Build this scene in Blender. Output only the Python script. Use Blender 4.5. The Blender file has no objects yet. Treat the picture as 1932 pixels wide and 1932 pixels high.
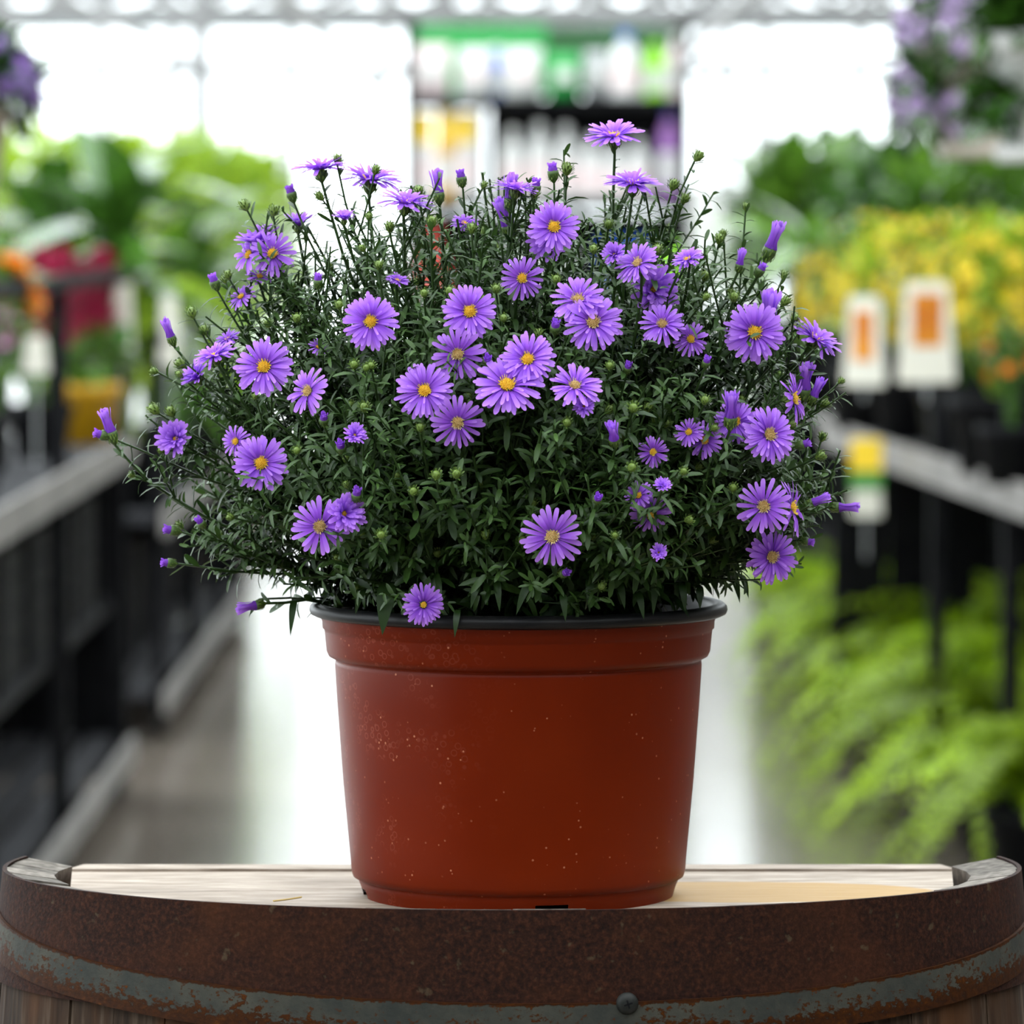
import bpy, math, random
import numpy as np
from mathutils import Vector, Matrix, Euler

# ------------------------------------------------------------------ camera, light, exposure
SC = bpy.context.scene
COL = SC.collection
F_PX, HORIZON, CENTRE = 10000.0, 420.0, 966.0       # focal length and horizon in pixels of the 1932 px frame
CAM_D, CAM_Z = 2.91, 1.267                            # camera to pot axis, camera height (metres)
PITCH = math.atan((CENTRE - HORIZON) / F_PX)
cam_data = bpy.data.cameras.new('camera')
cam = bpy.data.objects.new('camera', cam_data)
COL.objects.link(cam)
cam.location = (0, -CAM_D, CAM_Z)
cam.rotation_euler = (math.pi / 2 - PITCH, 0, 0)
cam_data.sensor_width = 36
cam_data.lens = F_PX * 36 / 1932
cam_data.clip_end = 200
cam_data.dof.use_dof = True
cam_data.dof.focus_distance = 2.80
cam_data.dof.aperture_fstop = 12.0
SC.camera = cam

world = bpy.data.worlds.new('overcast_sky')
SC.world = world
world.use_nodes = True
wn = world.node_tree.nodes
wn['Background'].inputs['Color'].default_value = (0.93, 0.97, 1.0, 1)
wn['Background'].inputs['Strength'].default_value = 4.4

SC.view_settings.view_transform = 'Standard'
SC.view_settings.look = 'None'
SC.view_settings.exposure = 0.0
SC.view_settings.gamma = 1.0
SC.view_settings.use_curve_mapping = False

RNG = np.random.default_rng(7)
random.seed(7)


# ------------------------------------------------------------------ helpers
def at(px, py, d):
    """world point seen at pixel (px, py) whose distance along the aisle from the camera is d"""
    u, v = (px - CENTRE) / F_PX, (CENTRE - py) / F_PX
    c, s = math.cos(PITCH), math.sin(PITCH)
    dirv = np.array([u, c + v * s, -s + v * c])
    return np.array([0, -CAM_D, CAM_Z]) + dirv * (d / dirv[1])


def ray(px, py):
    u, v = (px - CENTRE) / F_PX, (CENTRE - py) / F_PX
    c, s = math.cos(PITCH), math.sin(PITCH)
    dv = np.array([u, c + v * s, -s + v * c])
    return np.array([0, -CAM_D, CAM_Z]), dv / np.linalg.norm(dv)


class MB:
    """collects vertices and faces, builds ONE mesh"""
    def __init__(self):
        self.v, self.f, self.t, self.n = [], [], [], 0

    def add(self, verts, faces, tint=None):
        verts = np.asarray(verts, float).reshape(-1, 3)
        self.v.append(verts)
        o = self.n
        self.f.extend([tuple(i + o for i in f) for f in faces])
        if tint is None:
            tint = np.full(len(verts), .5)
        self.t.append(np.broadcast_to(np.asarray(tint, float), (len(verts),)))
        self.n += len(verts)
        return self

    def box(self, c, s, rz=0.0, tint=None):
        x, y, z = np.array(s) / 2.0
        p = np.array([[-x, -y, -z], [x, -y, -z], [x, y, -z], [-x, y, -z], [-x, -y, z], [x, -y, z], [x, y, z], [-x, y, z]])
        if rz:
            cc, ss = math.cos(rz), math.sin(rz)
            p = p @ np.array([[cc, ss, 0], [-ss, cc, 0], [0, 0, 1]])
        return self.add(p + np.array(c), [(0, 3, 2, 1), (4, 5, 6, 7), (0, 1, 5, 4), (1, 2, 6, 5), (2, 3, 7, 6), (3, 0, 4, 7)], tint)

    def tube(self, pts, rad, sides=6, tint=None, caps=True):
        pts = np.asarray(pts, float)
        n = len(pts)
        rad = np.broadcast_to(np.asarray(rad, float), (n,))
        tan = np.gradient(pts, axis=0)
        tan /= np.linalg.norm(tan, axis=1)[:, None] + 1e-12
        ref = np.array([0, 0, 1.0]) if abs(tan[0][2]) < .8 else np.array([1.0, 0, 0])
        a = np.cross(tan, ref); a /= np.linalg.norm(a, axis=1)[:, None] + 1e-12
        b = np.cross(tan, a)
        ang = np.arange(sides) * 2 * math.pi / sides
        V = pts[:, None, :] + rad[:, None, None] * (np.cos(ang)[None, :, None] * a[:, None, :] + np.sin(ang)[None, :, None] * b[:, None, :])
        F = []
        for i in range(n - 1):
            for j in range(sides):
                k = (j + 1) % sides
                F.append((i * sides + j, i * sides + k, (i + 1) * sides + k, (i + 1) * sides + j))
        if caps:
            F.append(tuple(range(sides)))
            F.append(tuple((n - 1) * sides + j for j in range(sides - 1, -1, -1)))
        return self.add(V.reshape(-1, 3), F, tint)

    def lathe(self, prof, segs=48, centre=(0, 0, 0), tint=None, close=False, skip=None):
        prof = np.asarray(prof, float)
        n = len(prof)
        ang = np.arange(segs) * 2 * math.pi / segs
        V = np.stack([np.outer(prof[:, 0], np.cos(ang)), np.outer(prof[:, 0], np.sin(ang)), np.repeat(prof[:, 1:2], segs, 1)], -1)
        F = []
        for i in range(n - 1):
            for j in range(segs):
                if skip and skip(i, j):
                    continue
                k = (j + 1) % segs
                F.append((i * segs + j, i * segs + k, (i + 1) * segs + k, (i + 1) * segs + j))
        if close:
            F.append(tuple(range(segs - 1, -1, -1)))
            F.append(tuple((n - 1) * segs + j for j in range(segs)))
        return self.add(V.reshape(-1, 3) + np.array(centre), F, tint)

    # leaves: arrays of base points, directions, up vectors, lengths, widths, curls, tints
    def leaves(self, P, D, U, L, W, C, T):
        P, D, U = np.asarray(P, float), np.asarray(D, float), np.asarray(U, float)
        L, W, C, T = [np.asarray(q, float) for q in (L, W, C, T)]
        n = len(P)
        if n == 0:
            return self
        D = D / (np.linalg.norm(D, axis=1)[:, None] + 1e-12)
        S = np.cross(D, U); S /= np.linalg.norm(S, axis=1)[:, None] + 1e-12
        N = np.cross(S, D)
        tpl = [(0, 0, 0), (.22, -.72, .12), (.22, 0, 0), (.22, .72, .12), (.55, -1, .14), (.55, 0, 0), (.55, 1, .14), (.86, -.72, .1), (.86, 0, 0), (.86, .72, .1), (1, 0, 0)]
        V = np.empty((n, 11, 3))
        for k, (s, w, h) in enumerate(tpl):
            V[:, k] = P + D * (s * (1 - .25 * np.abs(C) * s) * L)[:, None] + S * (w * W / 2)[:, None] + N * (h * W - C * L * s * s)[:, None]
        F = [(0, 1, 2), (0, 2, 3), (1, 4, 5, 2), (2, 5, 6, 3), (4, 7, 8, 5), (5, 8, 9, 6), (7, 10, 8), (8, 10, 9)]
        o = self.n
        self.v.append(V.reshape(-1, 3))
        self.t.append(np.repeat(T, 11))
        for i in range(n):
            b = o + i * 11
            self.f.extend([tuple(b + q for q in f) for f in F])
        self.n += n * 11
        return self

    def mesh(self, name, material=None, smooth=False):
        m = bpy.data.meshes.new(name)
        m.from_pydata(np.concatenate(self.v).tolist(), [], self.f)
        a = m.attributes.new('tint', 'FLOAT', 'POINT')
        a.data.foreach_set('value', np.concatenate(self.t).astype(np.float32))
        if material:
            m.materials.append(material)
        if smooth:
            m.polygons.foreach_set('use_smooth', [True] * len(m.polygons))
        m.update()
        return m

    def build(self, name, material, parent=None, loc=(0, 0, 0), smooth=False):
        return obj(name, self.mesh(name, material, smooth), parent, loc)


def obj(name, data, parent=None, loc=(0, 0, 0), rot=None, scale=None):
    o = bpy.data.objects.new(name, data)
    COL.objects.link(o)
    o.location = loc
    if rot is not None:
        o.rotation_euler = rot
    if scale is not None:
        o.scale = scale
    if parent:
        o.parent = parent
    return o


def tag(o, label, category, group=None, kind=None):
    o['label'] = label
    o['category'] = category
    if group:
        o['group'] = group
    if kind:
        o['kind'] = kind
    return o


def thing(name, label, category, loc=(0, 0, 0), rz=0.0, group=None):
    o = obj(name, None, None, loc, (0, 0, rz))
    o.empty_display_size = .05
    return tag(o, label, category, group)


def structure(o):
    o['kind'] = 'structure'
    return o


def bezier(a, b, c, n):
    t = np.linspace(0, 1, n)[:, None]
    return (1 - t) ** 2 * np.asarray(a) + 2 * t * (1 - t) * np.asarray(b) + t * t * np.asarray(c)


def unit(v):
    v = np.asarray(v, float)
    return v / (np.linalg.norm(v) + 1e-12)


# ------------------------------------------------------------------ materials
def mat(name, c1, c2=None, rough=.5, scale=8.0, detail=4.0, bump=0.0, spec=.5, metal=0.0, stretch=None, translucent=0.0,
        tint=False, contrast=(.35, .65), coords='Object', random_tone=0.0):
    m = bpy.data.materials.new(name)
    m.use_nodes = True
    nt = m.node_tree; N, L = nt.nodes, nt.links
    p = N['Principled BSDF']; out = N['Material Output']
    p.inputs['Roughness'].default_value = rough
    p.inputs['Metallic'].default_value = metal
    p.inputs['Specular IOR Level'].default_value = spec
    col = None
    if c2 is None and not tint:
        p.inputs['Base Color'].default_value = (*c1, 1)
    else:
        ramp = N.new('ShaderNodeValToRGB')
        ramp.color_ramp.elements[0].position, ramp.color_ramp.elements[1].position = contrast
        ramp.color_ramp.elements[0].color = (*c1, 1)
        ramp.color_ramp.elements[1].color = (*(c2 or c1), 1)
        if tint:
            ramp.color_ramp.elements[0].position, ramp.color_ramp.elements[1].position = 0, 1
            at_ = N.new('ShaderNodeAttribute'); at_.attribute_name = 'tint'
            L.new(at_.outputs['Fac'], ramp.inputs['Fac'])
        else:
            tc = N.new('ShaderNodeTexCoord'); mp = N.new('ShaderNodeMapping'); nz = N.new('ShaderNodeTexNoise')
            nz.inputs['Scale'].default_value = scale; nz.inputs['Detail'].default_value = detail
            if stretch:
                mp.inputs['Scale'].default_value = stretch
            L.new(tc.outputs[coords], mp.inputs['Vector']); L.new(mp.outputs[0], nz.inputs['Vector'])
            L.new(nz.outputs['Fac'], ramp.inputs['Fac'])
            if bump:
                b = N.new('ShaderNodeBump'); b.inputs['Strength'].default_value = bump; b.inputs['Distance'].default_value = .002
                L.new(nz.outputs['Fac'], b.inputs['Height']); L.new(b.outputs[0], p.inputs['Normal'])
        col = ramp.outputs['Color']
        if random_tone:
            oi = N.new('ShaderNodeObjectInfo'); mr = N.new('ShaderNodeMapRange'); hs = N.new('ShaderNodeHueSaturation')
            mr.inputs['To Min'].default_value, mr.inputs['To Max'].default_value = 1 - random_tone, 1 + random_tone
            L.new(oi.outputs['Random'], mr.inputs['Value']); L.new(mr.outputs[0], hs.inputs['Value'])
            L.new(col, hs.inputs['Color']); col = hs.outputs['Color']
        L.new(col, p.inputs['Base Color'])
    if translucent:
        tr = N.new('ShaderNodeBsdfTranslucent'); mx = N.new('ShaderNodeMixShader')
        mx.inputs['Fac'].default_value = translucent
        if col is not None:
            L.new(col, tr.inputs['Color'])
        else:
            tr.inputs['Color'].default_value = (*c1, 1)
        L.new(p.outputs[0], mx.inputs[1]); L.new(tr.outputs[0], mx.inputs[2]); L.new(mx.outputs[0], out.inputs['Surface'])
    return m


def glass_mat():
    m = bpy.data.materials.new('greenhouse_glass')
    m.use_nodes = True
    nt = m.node_tree; N, L = nt.nodes, nt.links
    N.remove(N['Principled BSDF'])
    tr = N.new('ShaderNodeBsdfTransparent'); gl = N.new('ShaderNodeBsdfGlossy'); mx = N.new('ShaderNodeMixShader')
    tr.inputs['Color'].default_value = (.96, .98, .98, 1)
    gl.inputs['Roughness'].default_value = .05
    mx.inputs['Fac'].default_value = .05
    L.new(tr.outputs[0], mx.inputs[1]); L.new(gl.outputs[0], mx.inputs[2]); L.new(mx.outputs[0], N['Material Output'].inputs['Surface'])
    return m


M = {}
M['glass'] = glass_mat()
M['floor'] = mat('polished_concrete', (.115, .094, .075), (.165, .138, .112), rough=.16, scale=1.5, spec=.6)
M['frame_metal'] = mat('galvanised_frame', (.20, .20, .20), (.30, .30, .30), rough=.5, scale=6)
M['solid_wall'] = mat('dark_solid_wall', (.10, .09, .08), (.14, .125, .11), rough=.8, scale=3)  # kept dark so the unseen rear and right walls return little light
M['black_metal'] = mat('black_painted_steel', (.005, .005, .006), (.010, .010, .011), rough=.6, scale=20, spec=.06)
M['shelf_wood'] = mat('grey_weathered_shelf', (.16, .15, .14), (.27, .25, .235), rough=.6, scale=6, stretch=(1, .3, 1))
M['dark_slat'] = mat('dark_grey_slat', (.022, .022, .025), (.042, .042, .045), rough=.7, scale=8, spec=.08)
M['black_plastic'] = mat('black_nursery_plastic', (.006, .006, .007), rough=.6, spec=.08)
M['soil'] = mat('potting_soil', (.012, .008, .006), (.03, .02, .013), rough=.95, scale=120, bump=.8)
# barrel
M['stave'] = mat('weathered_oak_stave', (.028, .017, .010), (.10, .075, .055), rough=.75, scale=22, stretch=(6, 6, .35), bump=.5, random_tone=.25)
M['head_wood'] = None


def node_mat(name):
    m = bpy.data.materials.new(name)
    m.use_nodes = True
    return m, m.node_tree.nodes, m.node_tree.links, m.node_tree.nodes['Principled BSDF']


def noise(N, L, vec, scale, detail=4.0, rough=.5):
    n = N.new('ShaderNodeTexNoise')
    n.inputs['Scale'].default_value = scale; n.inputs['Detail'].default_value = detail; n.inputs['Roughness'].default_value = rough
    L.new(vec, n.inputs['Vector'])
    return n.outputs['Fac']


def ramp(N, L, fac, stops):
    r = N.new('ShaderNodeValToRGB')
    e = r.color_ramp.elements
    while len(e) < len(stops):
        e.new(.5)
    for k, (p, c) in enumerate(stops):
        e[k].position = p
        e[k].color = (*c, 1) if not np.isscalar(c) else (c, c, c, 1)
    L.new(fac, r.inputs['Fac'])
    return r.outputs['Color']


def mixc(N, L, fac, a, b):
    x = N.new('ShaderNodeMix'); x.data_type = 'RGBA'
    for sock, val in ((x.inputs[0], fac), (x.inputs[6], a), (x.inputs[7], b)):
        if isinstance(val, (int, float)):
            sock.default_value = val
        elif isinstance(val, tuple):
            sock.default_value = (*val, 1)
        else:
            L.new(val, sock)
    return x.outputs[2]


def math_(N, L, op, a, b=None):
    x = N.new('ShaderNodeMath'); x.operation = op; x.use_clamp = True
    for s, v in ((x.inputs[0], a), (x.inputs[1], b)):
        if v is None:
            continue
        if isinstance(v, (int, float)):
            s.default_value = v
        else:
            L.new(v, s)
    return x.outputs[0]


def mapping(N, L, vec, scale=(1, 1, 1), loc=(0, 0, 0), rot=(0, 0, 0)):
    x = N.new('ShaderNodeMapping')
    x.inputs['Scale'].default_value = scale; x.inputs['Location'].default_value = loc; x.inputs['Rotation'].default_value = rot
    L.new(vec, x.inputs['Vector'])
    return x.outputs[0]


def bump(N, L, p, h, strength, dist=.001):
    b = N.new('ShaderNodeBump'); b.inputs['Strength'].default_value = strength; b.inputs['Distance'].default_value = dist
    L.new(h, b.inputs['Height']); L.new(b.outputs[0], p.inputs['Normal'])


def head_wood_mat():
    m, N, L, p = node_mat('bleached_oak_head')
    o = N.new('ShaderNodeTexCoord').outputs['Object']
    grain = noise(N, L, mapping(N, L, o, (8, 70, 30)), 4, 6)
    blot = noise(N, L, mapping(N, L, o, (7, 14, 7)), 1.5, 3)
    base = ramp(N, L, grain, [(.3, (.20, .150, .110)), (.7, (.48, .40, .33))])
    base = mixc(N, L, ramp(N, L, blot, [(.5, 0.0), (.75, .55)]), base, (.12, .088, .066))
    # honey coloured bare patch with an uneven rim, right of the pot
    sph = N.new('ShaderNodeTexGradient'); sph.gradient_type = 'SPHERICAL'
    L.new(mapping(N, L, o, (8.2, 19, 0), (-8.2 * .125, -19 * .012, 0), (0, 0, 0)), sph.inputs['Vector'])
    edge = math_(N, L, 'ADD', sph.outputs['Fac'], math_(N, L, 'MULTIPLY', noise(N, L, o, 40, 3), .12))
    base = mixc(N, L, ramp(N, L, edge, [(.12, 0.0), (.16, .85)]), base, (.38, .225, .068))
    L.new(base, p.inputs['Base Color'])
    p.inputs['Roughness'].default_value = .62
    p.inputs['Specular IOR Level'].default_value = .12
    bump(N, L, p, grain, .5)
    return m


def rust_mat():
    m, N, L, p = node_mat('dark_rusted_hoop_iron')
    o = N.new('ShaderNodeTexCoord').outputs['Object']
    fine = noise(N, L, o, 420, 5, .65)
    big = noise(N, L, o, 14, 4, .6)
    speck = noise(N, L, o, 130, 3)
    c = ramp(N, L, fine, [(.3, (.0055, .0020, .0014)), (.5, (.018, .0060, .0036)), (.72, (.044, .0138, .0064))])
    c = mixc(N, L, ramp(N, L, big, [(.5, 0.0), (.72, .6)]), c, (.050, .0145, .004))
    c = mixc(N, L, ramp(N, L, speck, [(.66, 0.0), (.74, .5)]), c, (.075, .055, .03))
    L.new(c, p.inputs['Base Color'])
    p.inputs['Roughness'].default_value = .75
    p.inputs['Specular IOR Level'].default_value = .1
    bump(N, L, p, fine, .5)
    return m


def zinc_mat():
    m, N, L, p = node_mat('galvanised_hoop_with_rust')
    o = N.new('ShaderNodeTexCoord').outputs['Object']
    a = N.new('ShaderNodeAttribute'); a.attribute_name = 'tint'
    fine = noise(N, L, mapping(N, L, o, (1, 1, 1.5)), 240, 4, .65)
    mid = noise(N, L, o, 26, 6, .7)
    zinc = ramp(N, L, mid, [(.35, (.025, .027, .024)), (.7, (.054, .051, .039))])
    rust = ramp(N, L, fine, [(.35, (.016, .0048, .0014)), (.62, (.034, .0095, .0012)), (.8, (.085, .023, .0012))])
    low = ramp(N, L, a.outputs['Fac'], [(.0, .40), (.2, .30), (.5, .17), (.9, .12), (1.0, .36)])
    f = math_(N, L, 'ADD', math_(N, L, 'MULTIPLY', fine, .62), math_(N, L, 'ADD', math_(N, L, 'MULTIPLY', mid, .34), low))
    L.new(mixc(N, L, ramp(N, L, f, [(.66, 0.0), (.72, 1.0)]), zinc, rust), p.inputs['Base Color'])
    p.inputs['Roughness'].default_value = .6
    p.inputs['Metallic'].default_value = .0
    p.inputs['Specular IOR Level'].default_value = .08
    bump(N, L, p, fine, .25)
    return m


def pot_mat():
    m, N, L, p = node_mat('terracotta_red_plastic')
    o = N.new('ShaderNodeTexCoord').outputs['Object']
    tone = noise(N, L, o, 9, 3)
    c = ramp(N, L, tone, [(.35, (.104, .0082, .0004)), (.7, (.130, .0118, .0008))])
    # dust specks and dried water rings, denser on the left flank
    v = N.new('ShaderNodeTexVoronoi'); v.inputs['Scale'].default_value = 230; L.new(o, v.inputs['Vector'])
    speck = math_(N, L, 'MULTIPLY', ramp(N, L, v.outputs['Distance'], [(.10, 1.0), (.17, 0.0)]), ramp(N, L, noise(N, L, o, 60, 3), [(.52, 0.0), (.60, .8)]))
    v2 = N.new('ShaderNodeTexVoronoi'); v2.inputs['Scale'].default_value = 210; v2.inputs['Randomness'].default_value = 1
    L.new(o, v2.inputs['Vector'])
    ring = ramp(N, L, v2.outputs['Distance'], [(.24, 0.0), (.32, .4), (.36, .4), (.44, 0.0)])
    sx = N.new('ShaderNodeSeparateXYZ'); L.new(o, sx.inputs[0])
    left = ramp(N, L, math_(N, L, 'MULTIPLY', sx.outputs['X'], -6.0), [(.02, 0.0), (.4, 1.0)])
    ring = math_(N, L, 'MULTIPLY', math_(N, L, 'MULTIPLY', ring, left), ramp(N, L, noise(N, L, o, 35, 3), [(.46, 0.0), (.60, .7)]))
    c = mixc(N, L, speck, c, (.42, .15, .08))
    c = mixc(N, L, ring, c, (.30, .08, .05))
    L.new(c, p.inputs['Base Color'])
    p.inputs['Roughness'].default_value = .36
    p.inputs['Specular IOR Level'].default_value = .09
    bump(N, L, p, noise(N, L, o, 60, 3), .05)
    return m


def petal_mat():
    m, N, L, p = node_mat('violet_petal')
    a = N.new('ShaderNodeAttribute'); a.attribute_name = 'tint'
    oi = N.new('ShaderNodeObjectInfo')
    c = ramp(N, L, a.outputs['Fac'], [(0.0, (.20, .045, .52)), (.4, (.35, .098, .74)), (1.0, (.58, .27, .92))])
    hs = N.new('ShaderNodeHueSaturation'); mr = N.new('ShaderNodeMapRange')
    mr.inputs['To Min'].default_value, mr.inputs['To Max'].default_value = .9, 1.1
    L.new(oi.outputs['Random'], mr.inputs['Value']); L.new(mr.outputs[0], hs.inputs['Value']); L.new(c, hs.inputs['Color'])
    L.new(hs.outputs[0], p.inputs['Base Color'])
    p.inputs['Roughness'].default_value = .5
    p.inputs['Specular IOR Level'].default_value = .3
    tr = N.new('ShaderNodeBsdfTranslucent'); mx = N.new('ShaderNodeMixShader'); mx.inputs[0].default_value = .42
    L.new(hs.outputs[0], tr.inputs['Color'])
    L.new(p.outputs[0], mx.inputs[1]); L.new(tr.outputs[0], mx.inputs[2]); L.new(mx.outputs[0], N['Material Output'].inputs['Surface'])
    return m


def stave_mat():
    m, N, L, p = node_mat('weathered_oak_stave')
    o = N.new('ShaderNodeTexCoord').outputs['Object']
    a = N.new('ShaderNodeAttribute'); a.attribute_name = 'tint'
    oi = N.new('ShaderNodeObjectInfo')
    g = noise(N, L, mapping(N, L, o, (130, 130, 7)), 1.0, 5, .6)
    wear = noise(N, L, mapping(N, L, o, (28, 28, 5)), 1.0, 3)
    c = ramp(N, L, g, [(.32, (.009, .005, .003)), (.52, (.032, .019, .011)), (.72, (.095, .070, .050))])
    c = mixc(N, L, ramp(N, L, wear, [(.50, 0.0), (.66, .7)]), c, (.055, .020, .005))
    end = ramp(N, L, noise(N, L, o, 160, 4), [(.35, (.10, .085, .07)), (.7, (.24, .21, .18))])
    c = mixc(N, L, ramp(N, L, a.outputs['Fac'], [(.85, 0.0), (1.0, 1.0)]), c, end)
    hs = N.new('ShaderNodeHueSaturation'); mr = N.new('ShaderNodeMapRange')
    mr.inputs['To Min'].default_value, mr.inputs['To Max'].default_value = .7, 1.25
    L.new(oi.outputs['Random'], mr.inputs['Value']); L.new(mr.outputs[0], hs.inputs['Value']); L.new(c, hs.inputs['Color'])
    L.new(hs.outputs[0], p.inputs['Base Color'])
    p.inputs['Roughness'].default_value = .8
    p.inputs['Specular IOR Level'].default_value = .15
    bump(N, L, p, g, .6)
    return m


M['stave'] = stave_mat()
M['head_wood'] = head_wood_mat()
M['rust'] = rust_mat()
M['zinc'] = zinc_mat()
M['pot'] = pot_mat()
M['petal'] = petal_mat()
M['pot_rim'] = mat('black_pot_rim', (.006, .006, .007), (.011, .0105, .0105), rough=.38, scale=40, spec=.16)
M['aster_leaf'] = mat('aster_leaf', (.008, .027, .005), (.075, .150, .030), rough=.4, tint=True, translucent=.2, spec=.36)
M['bud_green'] = mat('bud_green', (.025, .065, .010), (.20, .30, .05), rough=.5, tint=True, translucent=.1)
M['disc'] = mat('golden_disc', (.70, .36, .010), (.92, .68, .08), rough=.6, tint=True)
M['disc_pale'] = mat('straw_disc', (.40, .22, .06), (.80, .62, .28), rough=.6, tint=True)
M['screw'] = mat('dull_screw_steel', (.008, .009, .008), (.02, .02, .018), rough=.55, scale=120, spec=.2)
M['straw'] = mat('dry_straw', (.5, .34, .12), rough=.7)

# ------------------------------------------------------------------ the greenhouse shell
D0 = -CAM_D                                                      # world y of the camera
FAR, REAR, LEFT, RIGHT, EAVE = D0 + 42, D0 - 3.6, -7.0, 5.0, 4.3
fl = MB().box(((LEFT + RIGHT) / 2, (FAR + REAR) / 2, -.05), (RIGHT - LEFT, FAR - REAR, .1)).build('floor', M['floor'])
structure(fl)
rear = MB().box(((LEFT + RIGHT) / 2, REAR - .1, EAVE / 2), (RIGHT - LEFT, .2, EAVE)).build('wall_rear_blocker', M['solid_wall']); structure(rear)  # unseen solid wall behind the camera, added to cut the front light
rw = MB().box((RIGHT + .1, (FAR + REAR) / 2, EAVE / 2), (.2, FAR - REAR, EAVE)).build('wall_right_blocker', M['solid_wall']); structure(rw)  # unseen, made solid so less light comes from the right

wf = structure(obj('wall_far', None, None, (0, FAR, 0)))
mull_x = np.linspace(LEFT, RIGHT, 17)
for x in mull_x:
    MB().box((x, 0, EAVE / 2), (.08, .06, EAVE)).build('mullion', M['frame_metal'], wf)
bars = [.9, 2.47, 2.83]
for z in bars:
    MB().box(((LEFT + RIGHT) / 2, .05, z), (RIGHT - LEFT, .04, .10)).build('glazing_bar', M['frame_metal'], wf)
zz = [0.0] + bars + [EAVE]
pane_w = mull_x[1] - mull_x[0]
for k in range(len(zz) - 1):
    pm = MB().box((0, 0, 0), (pane_w - .05, .008, zz[k + 1] - zz[k])).mesh('pane', M['glass'])
    for x in mull_x[:-1]:
        obj('pane', pm, wf, (x + pane_w / 2, 0, (zz[k] + zz[k + 1]) / 2))
wl = structure(obj('wall_left', None, None, (LEFT, 0, 0)))
bay = (FAR - REAR) / 12
pm = MB().box((0, 0, 0), (.008, bay - .08, EAVE - .3)).mesh('pane', M['glass'])
MB().box((0, (FAR + REAR) / 2, .15), (.12, FAR - REAR, .3)).build('knee_wall', M['solid_wall'], wl)
for k in range(12):
    y = REAR + bay * (k + .5)
    obj('pane', pm, wl, (0, y, .3 + (EAVE - .3) / 2))
    MB().box((0, y - bay / 2, EAVE / 2), (.08, .08, EAVE)).build('post', M['frame_metal'], wl)
ce = structure(obj('ceiling', None, None, (0, 0, EAVE)))
rm = MB().box((0, 0, 0), ((RIGHT - LEFT) / 4 - .06, bay - .08, .008)).mesh('pane', M['glass'])
bm_ = MB().box((0, 0, 0), (RIGHT - LEFT, .08, .14)).mesh('rafter', M['frame_metal'])
for k in range(12):
    y = REAR + bay * (k + .5)
    obj('rafter', bm_, ce, ((LEFT + RIGHT) / 2, y - bay / 2, -.06))
    for j in range(4):
        obj('pane', rm, ce, (LEFT + (RIGHT - LEFT) / 4 * (j + .5), y, 0))
# low tie trusses across the far bays: two chords, webs and drop struts
n_trim = 0
for d, z0, z1 in ((36, 2.70, 2.86), (40, 2.84, 3.02)):
    n_trim += 1
    t = structure(obj('trim_%d' % n_trim, None, None, (0, D0 + d, 0)))
    for z in (z0, z1):
        MB().tube([(LEFT + .1, 0, z), (RIGHT - .1, 0, z)], .045, 8).build('chord', M['frame_metal'], t)
    for k in range(16):
        x = LEFT + .4 + k * .74
        MB().tube([(x, 0, z0), (x + .37, 0, z1)], .030, 6).build('web', M['frame_metal'], t)
        MB().tube([(x + .37, 0, z1), (x + .74, 0, z0)], .030, 6).build('web', M['frame_metal'], t)
    for x in (-6.2, -3.9, -2.3, -.45, 1.45, 3.1, 4.6):
        MB().tube([(x, 0, 0), (x, 0, z1)], .04, 8).build('strut', M['frame_metal'], t)
# hanger pipes running down the aisle
for x, z in ((-1.0, 2.25), (1.02, 2.25), (-2.35, 2.45)):
    n_trim += 1
    p = MB().tube([(x, REAR, z), (x, FAR, z)], .03, 8).build('trim_%d' % n_trim, M['frame_metal'])
    structure(p)

# ------------------------------------------------------------------ half barrel used as a plant stand
HEAD_Z, TOP_Z = .897, .914
BA, BB, BY = .2785, .190, -.010                                  # half width, front depth, centre of the oval


def swell(z):
    q = TOP_Z - z
    return 1 + .37 * q - .41 * q * q


def oval(phi, off, z):
    s = swell(z)
    return np.array([(BA * s + off) * math.sin(phi), BY - (BB * s + off) * math.cos(phi), z])


def oval_band(mb, z_of, h, off, thick, p0, p1, n=96):
    """metal strip bent around the oval: z_of(phi) gives its top edge"""
    V, F, T = [], [], []
    for i in range(n + 1):
        phi = p0 + (p1 - p0) * i / n
        zt = z_of(phi)
        for (o, z, t) in ((off, zt, 1), (off, zt - h, 0), (off - thick, zt - h, 0), (off - thick, zt, 1)):
            V.append(oval(phi, o, z)); T.append(t)
    for i in range(n):
        a, b = i * 4, i * 4 + 4
        for k in range(4):
            l = (k + 1) % 4
            F.append((a + k, a + l, b + l, b + k))
    F += [(3, 2, 1, 0), (n * 4, n * 4 + 1, n * 4 + 2, n * 4 + 3)]
    return mb.add(V, F, T)


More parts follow.
